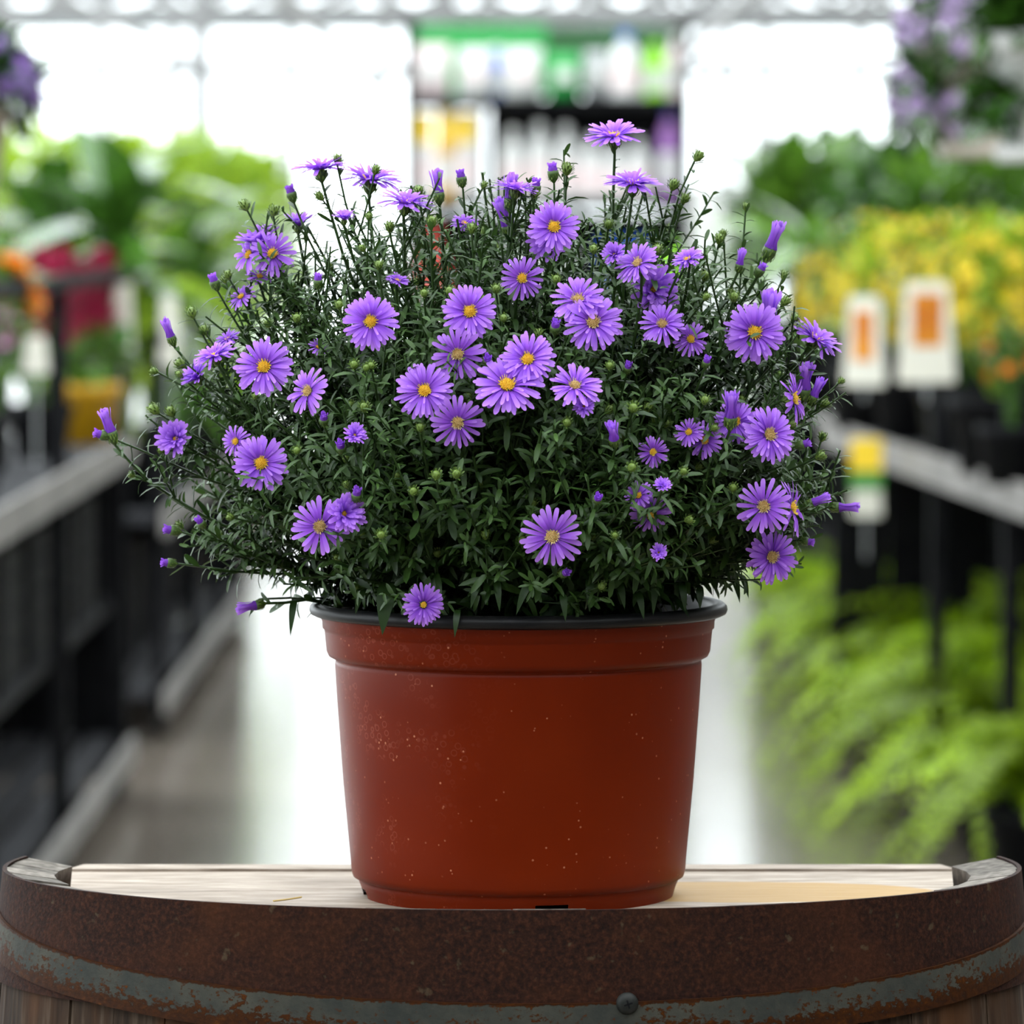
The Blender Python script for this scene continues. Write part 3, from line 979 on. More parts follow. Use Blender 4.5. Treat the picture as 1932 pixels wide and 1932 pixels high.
PX_M = CAM_D / F_PX
rank = sorted([f for f in FLOWERS if f[3][0] in 'os'], key=lambda f: -f[2] * (.3 + f[6]))[:5]
for k, f in enumerate(FLOWERS):
    px, py, w, kind, nx, ny, nz = f
    rg = np.random.default_rng(1000 + k)
    ax = axis_of(nx, ny, nz)
    hidden = k in (7, 24, 25, 35, 39, 41, 44, 45, 55, 59, 60, 61, 62, 71, 75, 76, 77, 78, 67, 68)
    p = dome_hit(px, py, .93 if hidden else 1.04)
    if py > 1100 and abs(px - 978) < 380:
        p = at(px, py, CAM_D - .124)
    depth = p[1] + CAM_D
    r = w / 2 / F_PX * depth
    k0 = kind[0]
    if k0 in 'os' and ny > .75 and nz < .45:
        k0 = 'e'
    scale = r / {'o': 1.0, 's': 1.0, 'd': 1.0, 'e': 1.0, 'h': .92, 'b': .50}[k0]
    # axis rotation plus a random spin
    q = Vector(ax).to_track_quat('Z', 'Y') @ Euler((0, 0, rg.uniform(0, 6.28))).to_quaternion()
    cal = CALYX_BRUSH[k % 2] if k0 == 'b' else CALYX[k % 3]
    c = p - (ax * scale * .75 if k0 == 'b' else (ax * scale * .3 if k0 == 'h' else ax * scale * .03))
    fo = obj('flower', cal, aster, c - ROOT, q.to_euler(), (scale,) * 3)
    if f in rank:
        for pt in petal_layout(k0, rg):
            po = obj('petal', PETAL_MESH[pt[0]], fo)
            po.matrix_local = petal_matrix(pt)
    else:
        po = obj('petals', JOINED[k0][k % len(JOINED[k0])], fo)
        po['kind'] = 'stuff'
    if k0 in 'osde':
        dm = DISC_SMALL[0] if kind == 'os' else (DISC_PALE[k % 2] if (k0 == 'd' or kind.endswith('p')) else DISC[k % 2])
        obj('disc', dm, fo, (0, 0, .03))
    elif k0 == 'h':
        obj('disc', DISC_SMALL[0], fo, (0, 0, .05))
    base = c - ax * scale * (.70 if k0 == 'b' else .44)
    make_shoot('flower_stem', base, ax, rg, laterals=int(rg.integers(4, 8)), stem_r=.00105, buds=.14, clip=1.12)

for k, b in enumerate(BUDS):
    px, py, w, kind, nx, ny, nz = b
    rg = np.random.default_rng(3000 + k)
    ax = axis_of(nx, ny, nz)
    p = dome_hit(px, py, 1.02)
    sz = w / F_PX * (p[1] + CAM_D)
    e = Vector(ax).to_track_quat('Z', 'Y').to_euler()
    if kind == 'g':
        obj('flower_bud', GREEN_BUD[k % 4], aster, p - ax * sz * .5 - ROOT, e, (sz,) * 3)
        base = p - ax * sz * .52
    else:
        s = sz * 1.05
        bo = obj('flower_bud', CALYX_BUD[k % 2], aster, p - ROOT, e, (s,) * 3)
        obj('petal_tip', BUD_TIP[k % 2], bo)
        base = p - ax * s * .98
    make_shoot('bud_stem', base, ax, rg, laterals=int(rg.integers(4, 8)), stem_r=.0008, buds=.16, clip=1.12)

# leafy shoots filling the dome all round, each ending in a rosette or a bud
fill = 0
rg0 = np.random.default_rng(77)
N_FILL = 290
for k in range(N_FILL):
    # even spread over the sphere
    z = 1 - (k + .5) / N_FILL * 1.62
    a = k * 2.39996 + rg0.normal(0, .1)
    s = math.sqrt(max(0, 1 - z * z))
    u = np.array([s * math.cos(a), s * math.sin(a), z])
    rg = np.random.default_rng(5000 + k)
    q = rg.uniform(.74, 1.03)
    tip = DC + u * np.array([DX, DY, DU if z > 0 else DL]) * q
    ax = unit(u * np.array([1, 1, .7]) + np.array([0, 0, .45]))
    make_shoot('leafy_shoot', tip, ax, rg, laterals=int(rg.integers(5, 9)), buds=.075, stem_r=.0009)
# broad old leaves hanging over the rim of the pot, one by one
OLD = [(735, 1100, .030, .010, -.1), (558, 1130, .022, .0040, -.1), (1112, 1090, .020, .0042, .0), (1165, 1098, .016, .0040, .2), (1005, 1100, .020, .0042, -.4), (1375, 1075, .020, .0045, .25),
       (1345, 1060, .017, .0042, .1), (1395, 1085, .014, .0035, .3), (865, 1150, .016, .0036, -.1), (1320, 1105, .014, .004, 0), (935, 1095, .018, .004, .1), (1200, 1115, .017, .004, .2), (1285, 1100, .017, .0042, .1),
       (690, 1110, .016, .004, -.3), (1060, 1120, .016, .004, .1), (500, 1130, .013, .003, -.7), (905, 1105, .014, .0035, -.3), (1240, 1095, .02, .0042, -.1)]
for k, (px, py, L_, W_, sd) in enumerate(OLD):
    rg = np.random.default_rng(8000 + k)
    side = abs(px - 978) / 390
    d = CAM_D - .112 * math.sqrt(max(.02, 1 - min(1, side) ** 2))
    p = at(px, py, d)
    mb = MB()
    n = 9
    dirv = unit([sd, -.35, -.75])
    pts = bezier(p, p + unit([sd, -.7, .1]) * L_ * .4, p + dirv * L_, n)
    lat = unit(np.cross(dirv, [0, -1, .2]))
    wv = W_ * np.sin(np.linspace(.25, math.pi, n)) ** .8
    V = np.concatenate([pts - lat * wv[:, None] / 2, pts + np.array([0, .0, -.0006]), pts + lat * wv[:, None] / 2])
    F = [(i, i + 1, n + i + 1, n + i) for i in range(n - 1)] + [(n + i, n + i + 1, 2 * n + i + 1, 2 * n + i) for i in range(n - 1)]
    mb.add(V, F, .18)
    stalk = bezier(np.array([PX + (p[0] - PX) * .55, p[1] * .55, 1.045]), np.array([PX + (p[0] - PX) * .8, p[1] * .8, p[2] + .004]), p, 5)
    mb.tube(stalk, .0006, 4, tint=.2, caps=False)
    mb.v = [v - ROOT for v in mb.v]
    mb.build('leaf', M['aster_leaf'], aster, smooth=True)

# ------------------------------------------------------------------ things along the aisle behind the barrel
M['lime_leaf'] = mat('lime_leaf', (.16, .30, .012), (.46, .62, .05), rough=.5, tint=True, translucent=.35)
M['fern_leaf'] = mat('fern_leaf', (.03, .12, .001), (.40, .58, .0045), rough=.5, tint=True, translucent=.35, random_tone=.55)
M['deep_leaf'] = mat('deep_green_leaf', (.010, .045, .006), (.08, .20, .022), rough=.16, tint=True, translucent=.2, spec=.9)
M['mid_leaf'] = mat('mid_green_leaf', (.03, .10, .008), (.16, .32, .03), rough=.2, tint=True, translucent=.25, spec=.8)
M['yellow_bloom'] = mat('yellow_blossom', (.50, .34, .003), (.78, .60, .012), rough=.6, tint=True, translucent=.3)
M['orange_bloom'] = mat('orange_blossom', (.75, .16, .005), (.90, .35, .015), rough=.6, tint=True, translucent=.3)
M['crimson_bloom'] = mat('crimson_plume', (.22, .004, .03), (.50, .012, .09), rough=.6, tint=True, translucent=.3)
M['pink_bloom'] = mat('pink_blossom', (.65, .22, .50), (.80, .40, .65), rough=.6, tint=True, translucent=.3)
M['violet_bloom'] = mat('lilac_blossom', (.46, .28, .62), (.80, .62, .90), rough=.6, tint=True, translucent=.35)
M['purple_bloom'] = mat('deep_violet_blossom', (.30, .13, .58), (.58, .34, .85), rough=.6, tint=True, translucent=.3)
M['white_plastic'] = mat('white_plastic', (.86, .86, .84), rough=.4, translucent=.3)
M['beige_pot'] = mat('beige_basket_plastic', (.50, .44, .36), (.58, .52, .44), rough=.5, scale=12)
M['yellow_plastic'] = mat('yellow_pot_plastic', (.62, .33, .006), rough=.4)
M['tag_white'] = mat('white_card', (.85, .83, .75), rough=.5, translucent=.4)
M['tag_orange'] = mat('orange_print', (.90, .42, .03), (.66, .17, .02), rough=.5, scale=14, translucent=.4)
M['tag_green'] = mat('green_print', (.06, .26, .04), rough=.5)
M['tag_yellow'] = mat('yellow_print', (.92, .62, .02), rough=.5)
M['steel_post'] = mat('pale_grey_post', (.42, .43, .42), rough=.5)
for key, c in (('moss', (.015, .09, .02)), ('green', (.02, .32, .06)), ('lime', (.30, .75, .02)), ('blue', (.02, .09, .45)), ('grey', (.35, .36, .36)), ('red', (.55, .05, .03)), ('pink', (.82, .68, .68)), ('violet', (.30, .12, .40))):
    M['pk_' + key] = mat('packaging_' + key, c, rough=.4)


def leaf_mesh(name, L_, W_, droop, material, n=9, fold=.15, seed=0):
    """one broad leaf with a stalk, base at the origin, growing along +x"""
    rg = np.random.default_rng(seed)
    s = np.linspace(0, 1, n)
    w = W_ / 2 * np.sin(np.pi * np.clip(s * .92 + .06, 0, 1)) ** .9
    z = droop * (1.1 * s - 1.9 * s * s) * L_
    x = s * L_ * .95
    V = np.concatenate([np.stack([x, -w, z + fold * w], 1), np.stack([x, 0 * w, z], 1), np.stack([x, w, z + fold * w], 1)])
    F = [(i, i + 1, n + i + 1, n + i) for i in range(n - 1)] + [(n + i, n + i + 1, 2 * n + i + 1, 2 * n + i) for i in range(n - 1)]
    t = np.concatenate([s * .5 + .2, s * .3 + .5, s * .5 + .2]) + rg.normal(0, .05, 3 * n)
    return MB().add(V, F, np.clip(t, 0, 1)).mesh(name, material, True)


def rosette_mesh(name, petals, material, seed, cup=.5):
    """small blossom: a ring or two of rounded petals, radius 1"""
    rg = np.random.default_rng(seed)
    mb = MB()
    for ring, (n, ln, el) in enumerate(((petals, 1.0, cup), (max(3, petals - 2), .65, cup + .6))):
        for k in range(n):
            a = 2 * math.pi * k / n + ring * .5 + rg.normal(0, .08)
            d = np.array([math.cos(a) * math.cos(el), math.sin(a) * math.cos(el), math.sin(el)])
            mb.leaves([[0, 0, ring * .05]], [d], [[0, 0, 1]], [ln], [.85], [.15], [rg.uniform(.2, 1)])
    return mb.mesh(name, material, True)


def pot_mesh(name, r0, r1, h, material):
    p = [(.001, 0), (r0, 0), (r0 + (r1 - r0) * .8, h * .8), (r1 * 1.04, h * .82), (r1 * 1.06, h), (r1 * .97, h), (r1 * .93, h * .8), (r1 * .9, h * .78), (.001, h * .80)]
    return MB().lathe(p, 28).mesh(name, material, True)


def foliage_mass(mb, c, rad, n, leaf, rg, wide=.35, shell=.55, tint=(.1, .9), lift=.4):
    u = rg.normal(0, 1, (n, 3)); u /= np.linalg.norm(u, axis=1)[:, None]
    u[:, 2] = np.where(u[:, 2] < -.35, -u[:, 2], u[:, 2])
    q = shell + (1 - shell) * rg.random(n) ** .5
    P = np.array(c) + u * np.array(rad) * q[:, None]
    D = u * .8 + rg.normal(0, .5, (n, 3)) + np.array([0, 0, lift])
    U = np.tile([0, 0, 1.0], (n, 1)) + rg.normal(0, .2, (n, 3))
    L_ = leaf * rg.uniform(.6, 1.3, n)
    mb.leaves(P, D, U, L_, L_ * wide, rg.uniform(0, .6, n), rg.uniform(tint[0], tint[1], n))
    return P


def stems(mb, base, P, rg, n=14, r=.004):
    for k in rg.choice(len(P), min(n, len(P)), replace=False):
        e = P[k]
        mb.tube(bezier(base, [base[0] * .6 + e[0] * .4, base[1] * .6 + e[1] * .4, (base[2] + e[2]) * .55], e, 6), np.linspace(r, r * .5, 6), 5, tint=.15, caps=False)


def bushy(name, label, cat, loc, rad, z_c, leaves, leaf, lm, pot=None, blooms=None, seed=0, group=None, wide=.35, tint=(.1, .9), joined=False, lift=.4):
    """leafy pot plant: pot, soil, stems + foliage, blossoms"""
    rg = np.random.default_rng(seed)
    t = thing(name, label, cat, loc, 0, group)
    ph = .02
    if pot:
        r0, r1, h, pm = pot
        obj('pot', pot_mesh('pot', r0, r1, h, M[pm]), t)
        MB().lathe([(.001, h * .84), (r1 * .93, h * .82)], 20).build('soil', M['soil'], t)
        ph = h * .8
    mb = MB()
    P = foliage_mass(mb, (0, 0, z_c), rad, leaves, leaf, rg, wide, .45, tint, lift)
    stems(mb, (0, 0, ph), P, rg)
    fo = mb.build('foliage', M[lm], t, smooth=True)
    fo['kind'] = 'stuff'
    if blooms:
        n, sz, bm, petals, zmin = blooms
        u = rg.normal(0, 1, (n * 4, 3)); u /= np.linalg.norm(u, axis=1)[:, None]
        u = u[u[:, 2] > zmin][:n]
        if joined:
            jb = MB()
            for v in u:
                p = np.array([0, 0, z_c]) + v * np.array(rad) * rg.uniform(.9, 1.08)
                for k in range(petals):
                    a = 2 * math.pi * k / petals
                    side = unit(np.cross(v, [.2, .3, 1])); s2 = np.cross(v, side)
                    d = side * math.cos(a) + s2 * math.sin(a) + v * .5
                    jb.leaves([p], [d], [v], [sz * rg.uniform(.8, 1.2)], [sz * .8], [.1], [rg.random()])
            b = jb.build('blossoms', M[bm], t, smooth=True); b['kind'] = 'stuff'
        else:
            rm_ = [rosette_mesh('blossom', petals, M[bm], seed + 9 + k) for k in range(2)]
            for i, v in enumerate(u):
                p = np.array([0, 0, z_c]) + v * np.array(rad) * rg.uniform(.92, 1.1)
                s = sz * rg.uniform(.75, 1.2)
                obj('blossom', rm_[i % 2], t, p, Vector(v + [0, 0, .3]).to_track_quat('Z', 'Y').to_euler(), (s, s, s))
    return t


def rosette_plant(name, label, loc, n, L_, W_, lm, pot, seed, stem_h=.0, tilt_=(15, 70), group=None, cat='foliage plant'):
    """plant of long arching leaves, each leaf its own part"""
    rg = np.random.default_rng(seed)
    t = thing(name, label, cat, loc, 0, group)
    r0, r1, h, pm = pot
    obj('pot', pot_mesh('pot', r0, r1, h, M[pm]), t)
    MB().lathe([(.001, h * .84), (r1 * .93, h * .82)], 20).build('soil', M['soil'], t)
    MB().tube([(0, 0, h * .8), (.006, 0, h + stem_h * .5), (0, 0, h + stem_h + .02)], [.016, .013, .010], 8, tint=.2).build('stem', M[lm], t, smooth=True)
    ms = [leaf_mesh('leaf', L_, W_, dr, M[lm], seed=seed + k) for k, dr in enumerate((.35, .7, 1.0))]
    for k in range(n):
        el = math.radians(tilt_[1] - (tilt_[1] - tilt_[0]) * (k + .5) / n)
        s = rg.uniform(.75, 1.15)
        z = h + stem_h * (1 - .7 * k / n)
        obj('leaf', ms[int(rg.integers(0, 3))], t, (0, 0, z), (rg.normal(0, .25), -el, k * 2.39996 + rg.normal(0, .2)), (s, s, s))
    return t


# ---- rolling plant racks (black posts, pale shelf edges)
def rack(name, label, p0, p1, depth, shelves, post_d, post_top, side, top_bar=True, legs_from=.04):
    """p0 / p1: front corners on the floor plan (x, y); side: -1 stands left of the aisle, +1 right"""
    p0, p1 = np.array(p0), np.array(p1)
    ln = np.linalg.norm(p1 - p0)
    t = thing(name, label, 'plant rack', (p0[0], p0[1], 0), math.atan2(p1[1] - p0[1], p1[0] - p0[0]))
    s = 1 if side < 0 else -1                                    # local +y points away from the aisle on the left side
    for x in post_d:
        for y in (0, depth):
            MB().box((x, s * y, (post_top + legs_from) / 2 + .0), (.032, .032, post_top - legs_from)).build('post', M['black_metal'], t)
            if y == 0 or True:
                w = MB().lathe([(.001, -.012), (.034, -.012), (.04, -.006), (.04, .006), (.034, .012), (.001, .012)], 16)
                wo = w.build('caster', M['black_plastic'], t, (x, s * y, .04)); wo.rotation_euler = (math.pi / 2, 0, 0)
    for z, kind in shelves:
        if kind == 'deck':                                       # solid deck with a pale front lip
            MB().box((ln / 2, s * depth / 2, z - .012), (ln, depth, .024)).build('shelf', M['dark_slat'], t)
            MB().box((ln / 2, s * -.022, z - .022), (ln + .03, .012, .062)).build('shelf_lip', M['shelf_wood'], t)
        else:                                                    # open slats
            n = 7
            for k in range(n):
                MB().box((ln / 2, s * depth * (k + .5) / n, z - .01), (ln, depth / n * .72, .02)).build('slat', M['dark_slat' if z < .2 else 'black_metal'], t)  # middle slats blacker: the shade under the shelf is put into their colour
            if z < .2:
                MB().box((ln / 2, s * -.022, z - .03), (ln + .03, .012, .055)).build('rail', M['shelf_wood'], t)
    if top_bar:
        for y in (0, depth):
            MB().box((ln / 2, s * y, post_top + .012), (ln + .03, .028, .028)).build('top_bar', M['black_metal'], t)
    # black slat backing added to keep the lower decks dark
    for k in range(14):
        MB().box((ln * (k + .5) / 14, s * (depth - .02), .39 if shelves[0][0] > .6 else .28), (ln / 14 * .97, .006, .74 if shelves[0][0] > .6 else .5)).build('blackout_back_slat', M['black_metal'], t)
    if legs_from:                                                # black end slats added to block the bright view through the rack
        for k in range(5):
            MB().box((ln + .012, s * depth * (k + .5) / 5, shelves[0][0] * .5), (.006, depth / 5 * .97, shelves[0][0] - .06)).build('blackout_end_slat', M['black_metal'], t)
    return t


Y = lambda d: D0 + d


def rx(px, d):
    return (px - CENTRE) / F_PX * d


LX = -.865
rack('plant_rack', 'long black rack with pale shelf edge, nearest on the left of the aisle', (LX, Y(8.55)), (LX, Y(11.75)), .62, ((.79, 'deck'), (.44, 'slat'), (.13, 'slat')), (.1, 1.55, 3.08), 1.14, -1)
rack('plant_rack', 'lower black rack farther down the left of the aisle', (LX, Y(12.85)), (LX, Y(16.9)), .62, ((.56, 'deck'), (.13, 'slat')), (.12, 1.4, 2.7, 3.95), .98, -1)
rack('plant_rack', 'black rack with pale lip under the yellow flowers right of the aisle', (.985, Y(8.9)), (.775, Y(12.75)), .66, ((.785, 'deck'),), (.98, 2.0, 3.75), .93, 1, top_bar=False)
rack('plant_rack', 'rack of green shrubs behind the yellow flowers on the right', (.86, Y(13.4)), (.80, Y(17.4)), .7, ((.785, 'deck'), (.3, 'slat')), (.1, 2.0, 3.9), .9, 1, top_bar=False)

# black slatted crates added to darken the lower left decks
crate = MB()
CW, CD, CH = .50, .42, .30
crate.box((0, 0, .006), (CW, CD, .012))
for k in range(5):
    z = .035 + k * .06
    for y in (-CD / 2, CD / 2):
        crate.box((0, y, z), (CW, .01, .052))
    for x in (-CW / 2, CW / 2):
        crate.box((x, 0, z), (.01, CD, .052))
for x in (-CW / 2, CW / 2):
    for y in (-CD / 2, CD / 2):
        crate.box((x, y, CH / 2), (.03, .03, CH))
crate_m = crate.mesh('dark_fill_crate', M['black_plastic'])
ORD = ('nearest', 'second', 'third', 'fourth', 'fifth', 'sixth')
for k in range(5):
    tag(obj('dark_fill_crate', crate_m, None, (LX - .25, Y(8.95 + k * .56), .44), (0, 0, math.pi / 2)), 'black slatted crate added to darken the middle deck of the near left rack, %s from the front' % ORD[k], 'crate', 'black crates added to darken the left racks')
for k in range(5):
    tag(obj('dark_fill_crate', crate_m, None, (LX - .34, Y(13.25 + k * .72), .13), (0, 0, math.pi / 2)), 'black slatted crate added to darken the low left rack farther off, %s from the front' % ORD[k], 'crate', 'black crates added to darken the left racks')

# ---- left of the aisle: flowers on the near rack
SH = .79
bushy('flowering_plant', 'orange blossom plant at the left edge on the near rack', 'flowering plant', (-.97, Y(9.4), SH), (.12, .11, .10), .33, 260, .05, 'mid_leaf', (.055, .07, .12, 'black_plastic'), (26, .035, 'orange_bloom', 7, .05), 21)
bushy('flowering_plant', 'pink and green plant low at the left edge of the near rack', 'flowering plant', (-1.03, Y(10.2), SH), (.11, .1, .09), .22, 220, .045, 'mid_leaf', (.055, .07, .11, 'black_plastic'), (18, .03, 'pink_bloom', 6, .0), 22)


def plume_plant(label, loc, n, h, seed, pot):
    rg = np.random.default_rng(seed)
    t = thing('celosia', label, 'flowering plant', loc)
    r0, r1, ph, pm = pot
    obj('pot', pot_mesh('pot', r0, r1, ph, M[pm]), t)
    MB().lathe([(.001, ph * .84), (r1 * .93, ph * .82)], 20).build('soil', M['soil'], t)
    mb = MB()
    foliage_mass(mb, (0, 0, ph + h * .33), (.085, .085, h * .30), 200, .05, rg, .4)
    pts = []
    for k in range(n):
        a, r = k * 2.4, .02 + .055 * math.sqrt(k / n)
        e = np.array([r * math.cos(a), r * math.sin(a), ph + h * rg.uniform(.62, .78)])
        pts.append(e)
        mb.tube(bezier((0, 0, ph * .8), (e[0] * .4, e[1] * .4, e[2] * .6), e, 5), .004, 5, tint=.2)
    f = mb.build('foliage', M['mid_leaf'], t, smooth=True); f['kind'] = 'stuff'
    pm_ = MB()
    rg2 = np.random.default_rng(seed + 1)
    m = 130
    z = rg2.random(m)
    a = rg2.uniform(0, 6.28, m)
    rad = .028 * (1 - z) ** .6 + .004
    P = np.stack([rad * np.cos(a), rad * np.sin(a), z * .14], 1)
    D = np.stack([np.cos(a) * .6, np.sin(a) * .6, np.full(m, .8)], 1)
    pm_.leaves(P, D, np.tile([0, 0, 1.], (m, 1)), rg2.uniform(.018, .034, m), np.full(m, .012), rg2.uniform(0, .3, m), rg2.random(m))
    pm_.tube([(0, 0, -.01), (0, 0, .12)], [.012, .004], 6, tint=.3)
    me = pm_.mesh('plume', M['crimson_bloom'], True)
    for e in pts:
        s = rg.uniform(.8, 1.25)
        obj('plume', me, t, e, (rg.normal(0, .15), rg.normal(0, .15), 0), (s, s, s))
    return t


plume_plant('crimson plumed celosia in the middle of the near left rack', (-.955, Y(10.75), SH), 6, .19, 31, (.05, .065, .11, 'black_plastic'))
plume_plant('crimson plumed celosia in the yellow pot on the near left rack', (-.93, Y(11.45), SH), 5, .15, 33, (.070, .085, .13, 'yellow_plastic'))
plume_plant('crimson plumed celosia behind, at the wall side of the near left rack', (-1.2, Y(11.2), SH), 5, .18, 35, (.05, .065, .11, 'black_plastic'))
# second yellow pot with low foliage
bushy('potted_herb', 'small lime plant at the near end of the low left rack', 'potted plant', (-.94, Y(13.15), .56), (.12, .12, .15), .38, 260, .06, 'lime_leaf', (.085, .10, .16, 'black_plastic'), None, 41)
rosette_plant('foliage_plant', 'big dark glossy plant with long arching leaves on the left', (rx(232, 13.3), Y(13.3), .56), 36, .40, .11, 'deep_leaf', (.10, .13, .2, 'black_plastic'), 51, .45, (-30, 70))
rosette_plant('foliage_plant', 'second glossy arching plant behind the big one, nearer the left edge', (rx(110, 14.3), Y(14.3), .56), 30, .42, .11, 'deep_leaf', (.10, .13, .2, 'black_plastic'), 53, .46, (-20, 75))
rosette_plant('foliage_plant', 'glossy arching plant at the far end of the low left rack', (rx(372, 15.6), Y(15.6), .56), 30, .36, .09, 'mid_leaf', (.09, .12, .18, 'black_plastic'), 55, .38, (-20, 75))
bushy('potted_herb', 'yellow-green leafy plant between the glossy plants and the aisle', 'potted plant', (-.9, Y(14.6), .56), (.15, .14, .17), .36, 320, .06, 'lime_leaf', (.085, .10, .16, 'black_plastic'), None, 43)
# far hedge of pale shrubs, on the floor beyond the left rack
for k, (px, d, top, w, word) in enumerate(((95, 19.0, 262, .42, 'nearest the left edge'), (205, 19.8, 268, .36, 'second from the left edge'), (300, 21.0, 266, .36, 'third from the left edge'), (385, 22.0, 268, .34, 'fourth from the left edge'), (455, 23.5, 285, .28, 'last, nearest the white aisle end'))):
    q = at(px, top, d)
    hgt = q[2]
    bushy('tall_shrub', 'pale lime shrub in the far hedge, %s' % word, 'shrub', (q[0], q[1], 0), (w, w, hgt * .34), hgt * .66, 800, .11, 'lime_leaf', (.16, .2, .36, 'black_plastic'), None, 60 + k, 'pale shrubs beyond the left rack', .42)

# tall plant tags
def plant_tag(label, p, w, h, parts, rz=0.0, lean=0.0, stake=.06):
    """white card on a stake; p is the foot of the card; parts: (x0,x1,z0,z1,material) printed panels"""
    t = thing('plant_tag', label, 'plant tag', (p[0], p[1], p[2] - stake))
    t.rotation_euler = (lean, 0, rz)
    out = [(-w * .46, 0), (w * .46, 0), (w / 2, h * .04), (w * .36, h * .96), (w * .31, h), (-w * .31, h), (-w * .36, h * .96), (-w / 2, h * .04)]
    n = len(out)
    V = [(x, -.001, z + stake) for x, z in out] + [(x, .001, z + stake) for x, z in out]
    F = [tuple(range(n)), tuple(range(2 * n - 1, n - 1, -1))] + [(i, n + i, n + (i + 1) % n, (i + 1) % n) for i in range(n)]
    MB().add(V, F).build('card', M['tag_white'], t)
    MB().box((0, .0, stake / 2), (.005, .002, stake)).build('stake', M['pk_grey'], t)
    for x0, x1, z0, z1, pm in parts:
        MB().box(((x0 + x1) / 2 * w, -.0017, stake + (z0 + z1) / 2 * h), ((x1 - x0) * w, .0012, (z1 - z0) * h)).build('print_panel', M[pm], t)
    return t


q = at(232, 665, 11.5); plant_tag('narrow white tag standing left among the red plumes', (q[0], q[1], q[2]), .05, .15, ((-.3, .3, .1, .4, 'tag_green'),), stake=q[2] - SH - .05)
q = at(320, 690, 12.9); plant_tag('narrow white tag standing beside the aster, left background', (q[0], q[1], q[2]), .05, .17, (), stake=q[2] - .56 - .13)
q = at(68, 705, 9.95); plant_tag('small white tag at the left edge below the orange blossoms', (q[0], q[1], q[2]), .05, .07, (), stake=q[2] - SH - .02)

# ---- right of the aisle: yellow flowering plants
yel = [(1640, 12.3, .16, 'rearmost beside the aster'), (1725, 11.7, .17, 'third from the front'), (1815, 11.1, .17, 'second from the front'), (1885, 10.2, .15, 'nearest the right edge'), (1935, 11.5, .18, 'behind, at the right edge'), (1790, 12.6, .17, 'in the back row, middle'), (1900, 12.9, .17, 'in the back row, right')]
for k, (px, d, r, word) in enumerate(yel):
    x = rx(px, d)
    bushy('flowering_plant', 'yellow flowering plant on the right rack, %s' % word, 'flowering plant', (x, Y(d), .785), (r, r, .17), .31, 420, .05, 'lime_leaf' if k % 2 else 'mid_leaf', (.075, .095, .15, 'black_plastic'), (125, .024, 'yellow_bloom', 5, -.35), 80 + k, 'yellow flowers on the right rack', joined=True)
x = rx(1912, 9.75)
bushy('flowering_plant', 'orange-red blossoms low at the right edge of the right rack', 'flowering plant', (x, Y(9.75), .785), (.05, .06, .07), .22, 100, .04, 'mid_leaf', (.05, .065, .11, 'black_plastic'), (14, .018, 'orange_bloom', 6, -.3), 91)
def leaning_tag(label, px, py, d, w, h, parts, rz, floor_z):
    q = at(px, py, d)
    return plant_tag(label, q, w, h, parts, rz, 0, stake=max(.03, q[2] - floor_z))


leaning_tag('white plant tag with orange picture, left of the two before the yellow flowers', 1630, 728, 10.95, .092, .185, ((-.25, .22, .28, .84, 'tag_orange'),), -.35, .93)
leaning_tag('white plant tag with orange picture, right of the two before the yellow flowers', 1748, 722, 9.95, .112, .190, ((-.24, .26, .36, .88, 'tag_orange'),), .1, .93)
t3 = leaning_tag('yellow and green tag hanging below the rail at right of the aster', 1634, 975, 11.3, .068, .17, ((-.5, .5, .58, .98, 'tag_yellow'), (-.5, .5, .34, .58, 'tag_green')), -.2, .55)
# green shrubs behind
for k, (px, d, top, r, lm, word) in enumerate(((1500, 15.0, 285, .16, 'mid_leaf', 'next to the pale post'), (1575, 15.6, 275, .2, 'deep_leaf', 'second from the pale post'), (1700, 14.6, 300, .24, 'deep_leaf', 'middle of the row'), (1850, 14.2, 290, .26, 'mid_leaf', 'near the hanging basket'), (1960, 15.5, 280, .26, 'mid_leaf', 'at the right edge'))):
    q = at(px, top, d)
    h = q[2] - .785
    bushy('leafy_shrub', 'glossy green shrub on the right back rack, %s' % word, 'shrub', (q[0], q[1], .785), (r, r, h * .36), h * .62, 330, .12, lm, (.09, .115, .18, 'black_plastic'), (5, .04, 'orange_bloom', 6, .2) if k == 1 else None, 110 + k, 'green shrubs on the right back rack', .4)
rosette_plant('foliage_plant', 'broad glossy leaves drooping right of the aster behind the tags', (rx(1545, 13.6), Y(13.75), .785), 22, .30, .09, 'mid_leaf', (.09, .11, .16, 'black_plastic'), 121, .18, (-10, 70))
# pale post by the shrubs
pp = at(1445, 268, 17.8)
tag(MB().box((0, 0, pp[2] / 2), (.075, .075, pp[2])).box((0, 0, .006), (.16, .16, .012)).box((0, 0, pp[2] + .01), (.09, .09, .02)).build('support_post', M['steel_post'], None, (pp[0], pp[1], 0)), 'pale grey square post standing left of the green shrubs', 'post')

